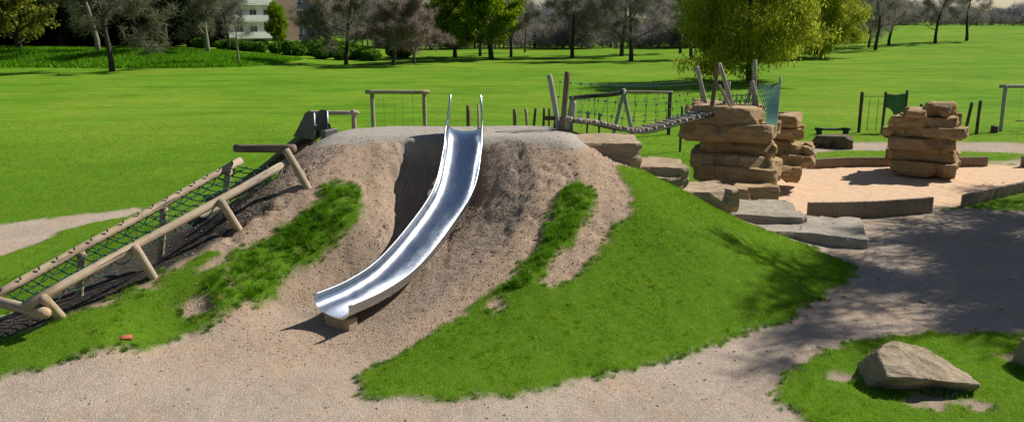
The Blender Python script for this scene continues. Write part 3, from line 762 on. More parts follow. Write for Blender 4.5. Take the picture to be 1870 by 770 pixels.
# ------------------------------------------------------------------ metal slide
t = thing('metal_slide', 'shiny stainless steel half-pipe slide curving down the front of the mound', 'slide', (-2.9, 12.7, 0))
CL = curve([(-1.04,18.05,2.55),(-1.04,17.62,2.54),(-1.04,17.3,2.40),(-1.05,16.75,2.0),(-1.16,15.75,1.43),(-1.52,14.75,.95),(-2.0,13.72,.52),(-2.45,12.99,.34),(-2.93,12.38,.27)], 72)
T = np.gradient(CL, axis=0); T /= np.linalg.norm(T, axis=1)[:, None]
S = np.cross(T, [0, 0, 1]); S /= np.linalg.norm(S, axis=1)[:, None]
U = np.cross(S, T)
ang = np.linspace(-R(93), R(93), 33)
def trough(HW, D, off):
    P = []
    for i in range(len(CL)):
        e = min(1., i/6.)
        d = D*(.75+.25*e)
        hw = HW+.06*(i/71.)**1.5; s = (hw+off)*np.sign(np.sin(ang))*np.abs(np.sin(ang))**.84; h = -off + (d+off)*(1-np.sign(np.cos(ang))*np.abs(np.cos(ang))**.84)
        s = np.where(np.abs(ang) > np.pi/2, np.sign(s)*(hw+off), s)
        P.append(CL[i]+s[:, None]*S[i]+h[:, None]*U[i])
    return np.array(P)
Pi, Po = trough(.375, .25, 0), trough(.375, .25, .022)
mb = MB(); mb.grid(Pi); mb.grid(Po[::-1])
for k in (0, -1): mb.grid(np.stack([Pi[k], Po[k]]))
chute = mb.build('chute', M['steel'], t)
for i in (14, 30, 46, 60):
    MB().tube(Po[i], .012, 5).build('joint_band', M['steel_dull'], t)
for s in (0, -1):
    MB().tube(.5*(Pi[:, s]+Po[:, s]), .015, 8).build('edge_rail', M['steel_dull'], t)
for s, sg in ((0, -1), (-1, 1)):
    # entry cheek: the side wall sweeps up into a tall tip
    n = 16; rows = []
    for i in range(n):
        h = .56*(1-i/(n-1))**1.9; lean = sg*.05*(h/.58)
        b = Pi[i, s]*.5+Po[i, s]*.5; k = np.linspace(0, 1, 6)[:, None]
        rows.append(b+np.array([lean, -.02*h, h])*k)
    G = np.array(rows); th = np.array([.010, 0, 0]); mb = MB(); mb.grid(G+th); mb.grid((G-th)[::-1]); mb.grid(np.stack([G[0]-th, G[0]+th])); mb.grid(np.stack([G[:, -1]+th, G[:, -1]-th]))
    ck = mb.build('entry_cheek', M['steel'], t)
    o = Pi[0, s]*.5+Po[0, s]*.5
    MB().tube([o+(0, .02, -.5), o+(sg*.005, .02, .05), o+(sg*.05, .0, .60)], .024, 8).build('grab_pole', M['steel'], t)
mb = MB().tube([Pi[1, 0]+(-.1, .25, -.45), Pi[1, 0]+(-.1, .25, .36)], .025, 8); mb.build('short_post', M['wood_pale'], t)
e = CL[-2]; hd = math.atan2(T[-1][1], T[-1][0])
mb = MB(); mb.box((e[0]-T[-1][0]*.08, e[1]-T[-1][1]*.08, .07), (.20, .62, .37), rz=hd, bev=.015)
mb.build('foot_block', M['concrete'], t, smooth=False)
for i in (20, 36):
    for s in (-1, 1):
        p = CL[i]+S[i]*.2*s; MB().tube([(p[0], p[1], hz(p[0], p[1])-.2), p-(0, 0, .0)], .03, 8).build('support_leg', M['steel_dull'], t)

# ------------------------------------------------------------------ second, dark slide on the far side
t = thing('small_slide', 'dull dark metal slide leading down the left side of the mound behind the climbing net', 'slide', (-4.3, 18.8, 2.3))
cl = curve([(-4.32,18.6,2.42),(-4.7,18.8,2.22),(-5.2,19.05,1.86),(-5.8,19.35,1.40),(-6.5,19.7,.92),(-7.2,20.1,.52),(-7.8,20.4,.38)], 30)
Tt = np.gradient(cl, axis=0); Tt /= np.linalg.norm(Tt, axis=1)[:, None]; Ss = np.cross(Tt, [0, 0, 1]); Ss /= np.linalg.norm(Ss, axis=1)[:, None]; Uu = np.cross(Ss, Tt)
an = np.linspace(-R(100), R(100), 15)
P = np.array([cl[i]+(.23*np.sin(an))[:, None]*Ss[i]+(.19*(1-np.cos(an)))[:, None]*Uu[i] for i in range(30)])
Q = np.array([cl[i]+(.25*np.sin(an))[:, None]*Ss[i]+(-.02+.21*(1-np.cos(an)))[:, None]*Uu[i] for i in range(30)])
mb = MB(); mb.grid(P); mb.grid(Q[::-1]); mb.build('chute', M['steel_dark'], t)
for s in (0, -1): MB().tube(P[:, s], .02, 7).build('edge_rail', M['steel_dark'], t)
for s, sg in ((0, 1), (-1, -1)):
    prof = [(0.0, -.30), (.0, .34), (-.16, .35), (-.24, .31), (-.44, .0), (-.62, -.25)]
    o = P[1, s]; dd = np.array([.92, -.38, 0])
    nn = np.array([.38, .92, 0])*.012
    P0 = np.array([o+dd*(a+.04)+np.array([0, 0, b]) for a, b in prof])
    n = len(prof); k = np.arange(n); mb = MB(); mb.add(np.vstack([P0-nn, P0+nn]), [np.stack([k, (k+1) % n, (k+1) % n+n, k+n], -1), k[None, ::-1], k[None]+n])
    mb.build('entry_cheek', M['steel_dark'], t, smooth=False)
    q = P0[0]; MB().tube([q-(0, 0, .1), q+(0, 0, .62)], .018, 8).build('grab_pole', M['steel_dull'], t)
mb = MB(); mb.box((-4.24, 18.57, 2.38), (.14, .5, .28), rz=-.39, bev=.01); mb.build('sill_plate', M['steel_dark'], t, smooth=False)
for s in (0, -1):
    q = Q[4, 7]; q = q+Ss[4]*.2*(1 if s else -1); MB().tube([(q[0], q[1], hz(q[0], q[1])-.2), q], .03, 7).build('support_leg', M['wood_dark'], t)

def log(mb, a, b, r, n=9, wob=.012, seed=0, taper=.0):
    a, b = np.array(a, float), np.array(b, float); m = 9
    s = np.linspace(0, 1, m)[:, None]; p = a+(b-a)*s
    L = np.linalg.norm(b-a)
    p = p+np.stack([vnoise(np.stack([s[:, 0]*L*.9+seed*3.1, np.full(m, seed*1.7), np.full(m, k*5.)], -1), seed) for k in range(3)], -1)*wob
    rr = r*(1+.05*vnoise(np.stack([s[:, 0]*L*1.7, np.full(m, seed*2.3), np.zeros(m)], -1), seed+1))*(1-taper*s[:, 0])
    return mb.tube(p, list(rr), n)

# ------------------------------------------------------------------ low rail at the back of the mound top
a0, a1 = at_y(569, 206, 19.6), at_y(646, 206, 19.6)
t = thing('barrier_rail', 'low pale wooden barrier rail with two posts behind the small dark slide', 'barrier', ((a0[0]+a1[0])/2, 19.6, 2.3))
log(MB(), a0-(.08, 0, 0), a1+(.12, 0, 0), .055, seed=3).build('beam', M['wood_pale'], t)
for p in (a0, a1): log(MB(), (p[0], 19.62, 1.9), (p[0], 19.62, p[2]+.06), .06, seed=int(abs(p[0])*9)).build('post', M['wood_pale'], t)

# ------------------------------------------------------------------ net climber on the left flank
t = thing('net_climber', 'inclined log frame with a green rope climbing net on the left side of the mound', 'climbing frame', (-6.3, 13.8, .6))
N0, N1 = at_y(42, 562, 11.45), at_y(532, 292, 15.95)
F0, F1 = at_y(-30, 553, 12.1), at_y(439, 293, 16.6)
RR = .078
log(MB(), N0, N1, RR, 12, .03, 1).build('rail', M['wood_log'], t)
log(MB(), F0, F1, RR, 12, .03, 2).build('rail', M['wood_log'], t)
onN = lambda s: N0+(N1-N0)*s
onF = lambda s: F0+(F1-F0)*s
def s_at_u(u):
    ss = np.linspace(0, 1, 400); q = N0+(N1-N0)*ss[:, None]
    return ss[np.argmin(np.abs(PW/2+FPX*q[:, 0]/(q[:, 1]*CP-(q[:, 2]-CAM_H)*SP)-u))]
for i, (u, v, tu) in enumerate(((112, 579, 72), (280, 506, 240), (434, 417, 394), (560, 341, 518))):
    s = s_at_u(tu); g = gp(u, v); tp = onN(s)+(.12, -.09, .03) if i < 3 else at_y(523, 276, 15.85)
    dd = g-tp; log(MB(), tp-dd*.04, g+dd*.25, .078, 10, .01, 11+i).build('leg', M['wood_log'], t)
for i, s in enumerate((.03, .32, .64, .94)):
    tp = onF(s)+(.02, -.05, -.05); g = tp+(-.30, .25, -.9); g[2] = hz(g[0], g[1])
    dd = g-tp; log(MB(), tp, g+dd*.2, .07, 10, .01, 21+i).build('leg', M['wood_log'], t)
a, b = at_y(430, 271, 16.5), at_y(538, 271, 16.0)
log(MB(), a, b, .085, 12, .01, 5).build('crossbeam', M['wood_brown'], t)  # shade on this beam is put in by a darker wood colour
a, b = onF(.05)+(-.3, .1, -.12), onN(.03)+(.24, -.12, -.13)
lb = log(MB(), a, b, .085, 12, .01, 6).build('bottom_log', M['wood_log'], t)
mb = MB(); d = (b-a)/np.linalg.norm(b-a); mb.tube([b-d*.004, b+d*.006], .076, 12); mb.build('cut_end', M['wood_end'], lb)
# net
net = MB(); knots = net
def rope(mb, a, b, r=.012, sag=.0, n=7, s=5):
    a, b = np.array(a, float), np.array(b, float); q = np.linspace(0, 1, n)[:, None]
    p = a+(b-a)*q; p[:, 2] -= 4*sag*(q*(1-q))[:, 0]; mb.tube(p, r, s, cap=False); return p
ns = 25
for k in (.25, .5, .75):
    A = np.array([onN(s)*(1-k)+onF(s)*k-(0, 0, .10*4*k*(1-k)+.015*math.sin(s*60+k*9)) for s in np.linspace(.04, .97, 60)])
    net.tube(A, .012, 5)
for i, s in enumerate(np.linspace(.05, .96, ns)):
    s2 = min(.97, s+.018)
    p = rope(net, onN(s)-(0, 0, .02), onF(s2)-(0, 0, .02), .012, .10, 11)
    if i % 2 == 0: rope(net, onN(s)-(0, 0, .07), onN(min(.97, s+.07))-(0, 0, .07), .012, .12, 7); rope(net, onF(s)-(0, 0, .07), onF(min(.97, s+.07))-(0, 0, .07), .012, .12, 7)
    for k in (.25, .5, .75): knots.ball(onN(s)*(1-k)+onF(s2)*k-(0, 0, .10*4*k*(1-k)), .024)
net.build('rope_net', M['rope_green'], t)
fx = None
for s in np.linspace(.05, .95, 16):
    for on, q in ((onN, (-.02, .0, .10)), (onF, (.05, -.04, .10))):
        p = on(s)+q; loc = p-np.array(world_loc(t))
        if fx is None:
            mb = MB(); mb.tube([(0, 0, -.03), (0, 0, .025)], .016, 8); fx = mb.build('rope_fixing', M['bolt'], None); fx.parent = t; fx.location = loc
        else:
            c = fx.copy(); COL.objects.link(c); c.parent = t; c.location = loc

# ------------------------------------------------------------------ rope bridge
t = thing('rope_bridge', 'sagging log bridge with green rope net sides between the mound top and the rock pillar', 'rope bridge', (3.2, 20.5, 1.2))
def lg(name, a, b, r, mat, seed, n=9): return log(MB(), a, b, r, n, .01, seed).build(name, M[mat], t)
lg('end_post', at_y(1022, 245, 18.9), at_y(1003, 137, 18.9), .062, 'wood_grey', 31)
lg('end_post', at_y(1026, 246, 18.75), at_y(1036, 131, 18.75), .065, 'wood_brown', 32)
lg('end_post', at_y(1014, 244, 19.3), at_y(1017, 214, 19.3), .07, 'wood_dark', 33)
lg('end_post', at_y(1042, 244, 19.4), at_y(1049, 186, 19.4), .055, 'wood_grey', 34)
for i, (p, q, y, m) in enumerate((((1292,204),(1273,122),22.6,'wood_grey'),((1286,204),(1281,158),22.9,'wood_grey'),((1298,212),(1312,115),21.9,'wood_brown'),((1342,206),(1313,116),22.2,'wood_grey'),((1341,208),(1313,156),21.8,'wood_pale'),((1322,206),(1331,150),22.7,'wood_grey'),((1376,202),(1379,110),22.8,'wood_grey'),((1384,202),(1373,148),22.7,'wood_grey'),((1362,202),(1372,160),23.2,'wood_grey'))):
    lg('pillar_post', at_y(*p, y), at_y(*q, y), .058 if i != 4 else .035, m, 41+i)
D0, D1 = at_y(1034, 217, 18.85), at_y(1296, 205, 22.0)
dk = curve([D0, D0*.82+D1*.18-(0, 0, .12), D0*.55+D1*.45-(0, 0, .36), D0*.25+D1*.75-(0, 0, .17), D1], 44)
pd = np.array([-.61, .79, 0])
cab = MB()
for s in (-.24, .24): cab.tube(dk+pd*s-(0, 0, .05), .025, 6)
cab.build('cable', M['rope_dark'], t)
for i in range(44):
    w = .21+.02*math.sin(i*3.1); z = .012*math.sin(i*2.3)
    log(MB(), dk[i]+pd*w+(0, 0, z), dk[i]-pd*w+(0, 0, z), .056, 8, .006, 70+i).build('deck_log', M['rope_tan'] if i % 3 else M['wood_grey'], t)
lg('entry_beam', at_y(996, 216, 18.8), at_y(1062, 216, 19.1), .05, 'wood_dark', 58)
# net sides
nt_ = MB(); kn = nt_
TL, TR = at_y(1040, 152, 18.9), at_y(1284, 150, 22.3)
for side, (dl, dr) in enumerate(((0, 0), (.75, .75))):
    for lev in (1.0, .58, .22):
        pts = []
        for s in np.linspace(0, 1, 26):
            top = TL*(1-s)+TR*s+pd*(dl-.25)-(0, 0, .08*math.sin(math.pi*s))
            bot = dk[int(s*43)]+pd*(dl-.3)
            pts.append(bot*(1-lev)+top*lev)
        nt_.tube(np.array(pts), .004 if lev < 1 else .006, 5, cap=False)
    for s in np.linspace(.03, .97, 15):
        top = TL*(1-s)+TR*s+pd*(dl-.25)-(0, 0, .08*math.sin(math.pi*s)); bot = dk[int(s*43)]+pd*(dl-.3)
        nt_.tube([bot-(0, 0, .08), (top+bot)/2+(.02*math.sin(s*90), 0, 0), top+(0, 0, .02)], .0036, 5, cap=False)
        for lev in (1.0, .58, .22): kn.ball(bot*(1-lev)+top*lev, (.019, .019, .03))
nt_.build('rope_net', M['rope_sea'], t)
# rope screen at the far end and between the pillar posts
sc_ = MB()
for i in range(9):
    s = i/8
    a = at_y(1313+ (1378-1313)*s, 176-6*math.sin(s*3.1), 22.4+.5*s); b = at_y(1318+(1372-1318)*s, 201, 22.3+.5*s); rope(sc_, a, b, .011)
for v0, v1 in ((172, 170), (182, 180), (192, 191)):
    rope(sc_, at_y(1311, v0, 22.1), at_y(1378, v1, 22.9), .013, .06, 9)
for k in range(6):
    rope(sc_, at_y(1315+10*k, 176, 22.3), at_y(1327+10*k, 200, 22.4), .011); rope(sc_, at_y(1327+10*k, 174, 22.4), at_y(1315+10*k, 200, 22.3), .011)
sc_.build('rope_screen', M['rope_teal'], t)

t = thing('net_curtain', 'bright teal rope net hanging from a slim leaning post beside the rock pillar', 'climbing net', at_y(1418, 240, 22.9))
log(MB(), at_y(1416, 240, 22.95), at_y(1425, 140, 22.95), .035, 8, .01, 3).build('post', M['wood_grey'], t)
cu = MB(); tl, tr, bl, br = at_y(1381, 158, 22.9), at_y(1423, 152, 22.9), at_y(1397, 236, 21.4), at_y(1416, 238, 21.5)
for s in np.linspace(0, 1, 15): 
    s2 = s**.8
    a = tl*(1-s2)+tr*s2; b = bl*(1-s)+br*s; m_ = a*.4+b*.6+(.12*(1-s)+.03, 0, -.10*(1-s)); cu.tube(curve([a, m_, b], 9), .015, 5, cap=False)
for v in np.linspace(0, 1, 13):
    pts = []
    for s in np.linspace(0, 1, 15):
        s2 = s**.8; a = tl*(1-s2)+tr*s2; b = bl*(1-s)+br*s; m_ = a*.4+b*.6+(.12*(1-s)+.03, 0, -.10*(1-s))
        pts.append(curve([a, m_, b], 13)[int(v*12)])
    cu.tube(np.array(pts), .014, 5, cap=False)
cu.build('rope_net', M['rope_teal'], t)

# ------------------------------------------------------------------ swings and posts behind
def swing(label, x0, x1, y, ztop, mats, loc, seats=True, extra=None, r=.085):
    t = thing('swing_frame', label, 'swing', (loc, y, 0))
    log(MB(), (x0-.25, y, ztop), (x1+.2, y, ztop), r*.95, 9, .008, 3).build('crossbeam', M[mats[0]], t)
    for x in (x0, x1):
        log(MB(), (x+.03, y-.06, hz(x, y)-.2), (x, y, ztop+.05), r, 9, .008, int(abs(x)*7)).build('post', M[mats[1]], t)
    if seats:
        for s in (.32, .68):
            x = x0+(x1-x0)*s
            for dx in (-.2, .2): MB().tube([(x+dx, y, ztop-.08), (x+dx, y, .52)], .005, 4).build('chain', M['rope_dark'], t)
            mb = MB(); mb.box((x, y, .5), (.46, .18, .04), bev=.012); mb.build('seat', M['rubber'], t)
    return t
a, b = at_y(679, 168, 31.5), at_y(774, 168, 31.5)
swing('pale wooden swing frame standing in the field behind the mound top', a[0], b[0], 31.5, a[2], ('wood_pale', 'wood_pale'), (a[0]+b[0])/2)
a, b = at_y(1836, 158, 37.0), at_y(1960, 158, 37.0)
swing('dark timber swing frame cut off by the right edge of the picture', a[0], b[0], 37.0, a[2], ('wood_grey', 'wood_grey'), a[0])
y = 35.8
t = thing('swing_frame', 'three-legged timber frame with a long beam behind the rope bridge', 'swing', (4.9, y, 0))
a, b, c = at_y(1044, 180, y), at_y(1139, 168, y), at_y(1224, 169, y)
log(MB(), a-(.1, 0, 0), b, .10, 9, .05, 3).build('crossbeam', M['wood_dark'], t)
log(MB(), b, c+(.12, 0, 0), .065, 9, .012, 4).build('crossbeam', M['wood_pale'], t)
log(MB(), (a[0]-.25, y, -.2), a+(.05, 0, .1), .09, 9, .01, 5).build('post', M['wood_grey'], t)
log(MB(), (c[0], y, -.2), c+(0, 0, .05), .085, 9, .01, 6).build('post', M['wood_dark'], t)
log(MB(), (b[0]-.5, y-.4, -.2), b+(.03, 0, .12), .09, 9, .01, 7).build('post', M['wood_grey'], t)
log(MB(), (b[0]+.55, y+.3, -.2), b+(-.03, 0, .12), .09, 9, .01, 8).build('post', M['wood_grey'], t)
for x in (.25, .5, .75):
    p = b*(1-x)+c*x; MB().tube([p, (p[0], y, .55)], .008, 4).build('chain', M['rope_dark'], t)
for x in (.2, .45, .7, .9):
    p = a*(1-x)+b*x; MB().tube([p, (p[0], y, .35)], .012, 4).build('hanging_rope', M['rope_teal'], t)

PG = 'thin posts of the trim trail behind the mound'
for u, vt, y, r, mt, ln, lab in ((855, 193, 30, .075, 'wood_brown', .0, 'brown wooden post seen between the two uprights of the steel slide'),
    (940, 199, 30, .07, 'wood_brown', 0, 'thick brown post, first to the right of the steel slide'), (962, 198, 30.4, .05, 'wood_pale', -.10, 'thin pale post leaning left behind the mound top, second from the steel slide'),
    (976, 198, 30.8, .05, 'wood_dark', .14, 'thin dark post leaning right behind the mound top'), (993, 198, 31, .05, 'wood_dark', .03, 'thin dark post just left of the grey bridge post'),
    (1003, 197, 31.2, .045, 'wood_brown', 0, 'slim brown post hidden partly by the grey bridge post'), (1073, 203, 30, .04, 'wood_dark', .05, 'slim dark post under the left end of the rope bridge'),
    (1095, 206, 30, .04, 'wood_dark', 0, 'slim dark post below the sag of the rope bridge'), (1246, 196, 31, .05, 'wood_dark', .0, 'slim dark post left of the rock pillar'),
    (1773, 187, 36, .07, 'wood_dark', .12, 'dark post leaning right, just right of the free-standing rock tower'), (1791, 184, 36, .07, 'wood_dark', 0, 'upright dark post, second right of the free-standing rock tower'),
    (1683, 190, 38, .07, 'wood_dark', 0, 'post whose top shows above the left block of the free-standing rock tower'), (1693, 190, 38, .07, 'wood_dark', 0, 'post whose top shows above the middle of the free-standing rock tower')):
    p = at_y(u, vt, y); g = hz(p[0], y)
    o = log(MB(), (p[0]-ln, y, g-.2), (p[0]+ln*.4, y, p[2]), r, 8, .012, u).build('wooden_post', M[mt], None, loc=(p[0], y, g))
    tag(o, lab, 'post', PG)
p = at_z(1815, 243, 0)
o = log(MB(), (p[0], p[1], -.1), (p[0], p[1], .32), .16, 10, .01, 3).build('tree_stump', M['wood_dark'], None, loc=(p[0], p[1], 0)); tag(o, 'short dark log stump on the grass right of the rock tower', 'stump')

y = 36.5
t = thing('climbing_panel', 'dark green play panel with a cut-out arch between two posts, beside a taller bare post', 'play panel', at_z(1637, 246, 0))
pl, pr, pf = at_y(1618, 168, y), at_y(1657, 165, y), at_y(1575, 168, y)
for p, r in ((pl, .06), (pr, .06), (pf, .075)): log(MB(), (p[0], y, hz(p[0], y)-.2), p, r, 9, .008, int(p[0]*10)).build('post', M['wood_dark'], t)
x0, x1 = pl[0]+.06, pr[0]-.06; z1 = pl[2]-.08; zb = .12
out = [(x0, z1), (x0+.15*(x1-x0), z1-.03), (x0+.5*(x1-x0), z1-.05), (x0+.85*(x1-x0), z1), (x1, z1), (x1, zb)]
arch = [(x0+(x1-x0)*.66, zb)] + [(x0+(x1-x0)*(.62*math.sin(a)), zb+.2+.85*math.cos(a)) for a in np.linspace(R(88), 0, 9)]
pts = np.array(out+arch); n = len(pts)
bm = bmesh.new(); vs = [bm.verts.new((p[0], y-.02, p[1])) for p in pts]; f = bm.faces.new(vs)
r_ = bmesh.ops.extrude_face_region(bm, geom=[f]); bmesh.ops.translate(bm, vec=(0, .04, 0), verts=[v for v in r_['geom'] if isinstance(v, bmesh.types.BMVert)])
bmesh.ops.triangulate(bm, faces=list(bm.faces)); bmesh.ops.recalc_face_normals(bm, faces=list(bm.faces)); bm.verts.index_update()
mesh_np('panel', np.array([v.co[:] for v in bm.verts]), np.array([[v.index for v in f.verts] for f in bm.faces]), M['green_panel'], t, smooth=False); bm.free()
mb = MB(); mb.box((x0+.2, y, .22), (.34, .3, .05), bev=.01); mb.build('step', M['green_panel'], t)
for s in (.35, .72):
    x = pf[0]*(1-s)+pl[0]*s; MB().tube([(x, y, pf[2]-.25), (x, y, .1)], .012, 5).build('climbing_rope', M['rope_dark'], t)
MB().tube([(pf[0], y, pf[2]-.2), (pl[0], y, pf[2]-.2)], .014, 5).build('climbing_rope', M['rope_dark'], t)

p, q = at_y(1488, 236, 36), at_y(1553, 236, 36)
t = thing('balance_beam', 'dark low balance beam on two stubby supports in the grass beyond the sand', 'balance beam', ((p[0]+q[0])/2, 36, 0))
log(MB(), p, q, .05, 8, .01, 5).build('beam', M['paint_dark_green'], t)
for s in (.12, .88):
    c = p*(1-s)+q*s; log(MB(), (c[0], 36, hz(c[0], 36)-.1), (c[0], 36, c[2]), .13, 9, .01, int(s*50)).build('support', M['paint_dark_green'], t)
    mb = MB(); mb.box((c[0], 36, c[2]+.05), (.36, .2, .04), bev=.01); mb.build('cap_plate', M['paint_dark_green'], t)

# ------------------------------------------------------------------ wooden palisade edging of the sand
def palisade(label, pts, h, d=.10, seed=0):
    P = np.array(pts, float); rg = np.random.default_rng(seed)
    seg = np.linalg.norm(np.diff(P, axis=0), axis=1); L = seg.sum(); n = int(L/(d*.62)); cum = np.concatenate([[0], np.cumsum(seg)])
    mb = MB()
    for i in range(n):
        s = (i+.5)/n*L; x, y = np.interp(s, cum, P[:, 0]), np.interp(s, cum, P[:, 1])
        z = hz(x, y)*0; hh = h+.006*math.sin(i*.11)+rg.uniform(-.003, .003); r = d/2*rg.uniform(.98, 1.04)
        mb.tube([(x, y, z-.15), (x, y, z+hh*.5), (x, y, z+hh-.008), (x, y, z+hh)], [r, r, r, r*.97], 9)
    o = mb.build('timber_edging', M['palisade'], None, loc=(P[0][0], P[0][1], 0))
    return tag(o, label, 'timber edging', 'palisade edging round the sandpit')
A_ = lambda u, v: tuple(at_z(u, v, 0)[:2])
palisade('long grey palisade of upright logs at the near edge of the sand, beside stepping stones', [A_(1474, 399), A_(1530, 399), A_(1610, 396), A_(1700, 388)], .43, .11, 1)
palisade('palisade of upright logs at the right edge of the sand, beside a grass patch', [A_(1756, 380), A_(1810, 366), A_(1872, 352), (16.6, 24.2)], .36, .11, 2)
palisade('low reddish palisade at the far side of the sand, left of the rock tower', [A_(1486, 306), A_(1550, 303), A_(1630, 302)], .30, .11, 3)
palisade('low shaded palisade at the far side of the sand, right of the rock tower', [A_(1745, 303), A_(1802, 302)], .30, .11, 4)
palisade('short palisade stub at the far right of the sand', [A_(1864, 303), (20.0, 27.6)], .36, .11, 5)

# little things
p = gp(231, 622); mb = MB(); mb.box((p[0], p[1], p[2]+.04), (.17, .11, .05), rz=.4, rx=.15, bev=.012)
tag(mb.build('brick_fragment', M['litter'], None, loc=tuple(p)), 'small orange-red brick fragment lying in the grass at the lower left', 'brick')
for i, (u, v, s, lab) in enumerate(((1456, 571, .09, 'pale pebble at the edge of the shaded path beside the grass mound'), (1540, 543, .07, 'small stone at the tip of the grass mound'), (1684, 552, .09, 'dark small stone in the shaded path'))):
    p = gp(u, v); rock('pebble', lab, 'stone', (p[0], p[1], s*.25), (s*1.5, s, s*.7), i, 90+i, 'slab_grey', None, boxy=3, rough=.01, strata=0, cuts=3)
p = gp(1722, 722)
k = 160; a = rng.uniform(0, 6.28, k); rr = rng.uniform(0, .16, k); hh = rng.uniform(.05, .13, k)
V = np.zeros((k, 3, 3)); bx, by = p[0]+rr*np.cos(a)*1.6, p[1]+rr*np.sin(a)*.6
V[:, 0] = np.stack([bx-.012, by, np.full(k, p[2])], -1); V[:, 1] = np.stack([bx+.012, by, np.full(k, p[2])], -1); V[:, 2] = np.stack([bx+np.cos(a)*.07, by+np.sin(a)*.05, p[2]+hh], -1)
tag(mesh_np('weed', V.reshape(-1, 3), np.arange(3*k).reshape(-1, 3), leaf_mat('weed_leaf', (.05,.12,.06), (.12,.19,.09), .3), loc=tuple(p), attrs={'tint': np.repeat(rng.uniform(0, 1, k), 3)}), 'small grey-green weed at the foot of the large foreground boulder', 'plant')
# ------------------------------------------------------------------ trees
def twig_mat(name, a, b):
    m, nt = new_mat(name); N = NT(nt); col = N.mix(N.attr('tint'), a, b)
    d = N.n('ShaderNodeBsdfDiffuse', ins={'Color': col}).outputs[0]; tr = N.n('ShaderNodeBsdfTranslucent', ins={'Color': col}).outputs[0]
    N.out(N.n('ShaderNodeMixShader', ins={0: .35, 1: d, 2: tr}).outputs[0]); return m
M['twig_grey'] = twig_mat('twig_grey', (.27,.25,.20), (.10,.09,.075))
M['twig_brown'] = twig_mat('twig_brown', (.38,.30,.25), (.165,.13,.11))
M['twig_dark'] = twig_mat('twig_dark', (.38,.335,.295), (.155,.14,.125))
M['twig_olive'] = twig_mat('twig_olive', (.27,.265,.16), (.10,.10,.065))
M['leaf_fresh'] = leaf_mat('leaf_fresh', (.08,.17,.006), (.30,.40,.012), .5)
M['leaf_yellow'] = leaf_mat('leaf_willow', (.16,.21,.016), (.50,.51,.05), .55)
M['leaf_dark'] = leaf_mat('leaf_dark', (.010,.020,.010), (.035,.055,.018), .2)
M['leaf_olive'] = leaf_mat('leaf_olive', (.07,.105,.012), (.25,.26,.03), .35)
M['leaf_shrub'] = leaf_mat('leaf_shrub', (.04,.11,.010), (.15,.28,.02), .35)

def skeleton(seed, H, hb, spread, r0, n1=11, n2=6, n3=5, lean=0, up=.55, droop=0., fork=False):
    """returns main MB, minor MB, list of tip points/directions"""
    rg = np.random.default_rng(seed); main, minor, tips = MB(), MB(), []
    def path(a, d, L, m, wob, upw):
        p = [a]; d = d/np.linalg.norm(d)
        for _ in range(m):
            d = d+rg.normal(0, wob, 3)+np.array([0, 0, upw]); d /= np.linalg.norm(d); p.append(p[-1]+d*L/m)
        return np.array(p), d
    tr, _ = path(np.array([0, 0, -.3]), np.array([lean, 0, 1.]), H*.82, 9, .06, .02)
    main.tube(tr, [r0*1.35, r0*1.0, r0*.86, r0*.7, r0*.5, r0*.3, r0*.1], 9)
    stems = [tr]
    if fork:
        tr2, _ = path(tr[2], np.array([.35, .1, 1.]), H*.6, 7, .07, .03); main.tube(tr2, [r0*.75, r0*.5, r0*.12], 8); stems.append(tr2)
    for st in stems:
        for i in range(n1):
            f = (i+rg.uniform(.1, .9))/n1; h = hb/H*1.2+(1-hb/H*1.2)*f; h = min(h, .98)
            q = h*(len(st)-1); k = min(int(q), len(st)-2); a = st[k]+(st[k+1]-st[k])*(q-k)
            az = i*2.4+rg.uniform(-.5, .5)
            d = np.array([math.cos(az), math.sin(az), up+.5*f+rg.uniform(-.2, .2)])
            L = spread*(1-.55*f)*rg.uniform(.75, 1.15)
            b, _ = path(a, d, L, 6, .13, .05-droop)
            rb = r0*.36*(1-.55*f); main.tube(b, [rb, rb*.6, rb*.22], 6, cap=False)
            for j in range(n2):
                q = (.3+.7*(j+rg.uniform(0, 1))/n2)*5.99; k = int(q); a2 = b[k]+(b[min(k+1, 6)]-b[k])*(q-k)
                d2 = rg.normal(0, 1, 3)*np.array([1, 1, .6])+np.array([math.cos(az), math.sin(az), .45-droop*3])
                c, _ = path(a2, d2, L*rg.uniform(.32, .55), 4, .2, .03-droop)
                minor.tube(c, [rb*.3, rb*.09], 4, cap=False)
                for l in range(n3):
                    q2 = rg.uniform(.2, 3.99); k2 = int(q2); a3 = c[k2]+(c[k2+1]-c[k2])*(q2-k2)
                    tips.append((a3, (c[k2+1]-c[k2])))
                tips.append((c[-1], c[-1]-c[-2]))
    return main, minor, tips, rg

def twigs(tips, rg, per, L, w, droop=0.):
    A = np.array([t[0] for t in tips]); D = np.array([t[1] for t in tips]); D /= np.linalg.norm(D, axis=1)[:, None]+1e-9
    A = np.repeat(A, per, 0); D = np.repeat(D, per, 0); n = len(A)
    d = D*.7+rg.normal(0, .75, (n, 3))+np.array([0, 0, .12-droop]); d /= np.linalg.norm(d, axis=1)[:, None]
    l = L*rg.uniform(.4, 1.25, n); A = A+rg.normal(0, L*.22, (n, 3))
    s = np.cross(d, rg.normal(0, 1, (n, 3))); s /= np.linalg.norm(s, axis=1)[:, None]; s *= (w*rg.uniform(.6, 1.4, n))[:, None]
    V = np.stack([A-s, A+s, A+d*l[:, None]], 1)
    return V.reshape(-1, 3), np.arange(3*n).reshape(-1, 3), np.repeat(rg.uniform(0, 1, n), 3)

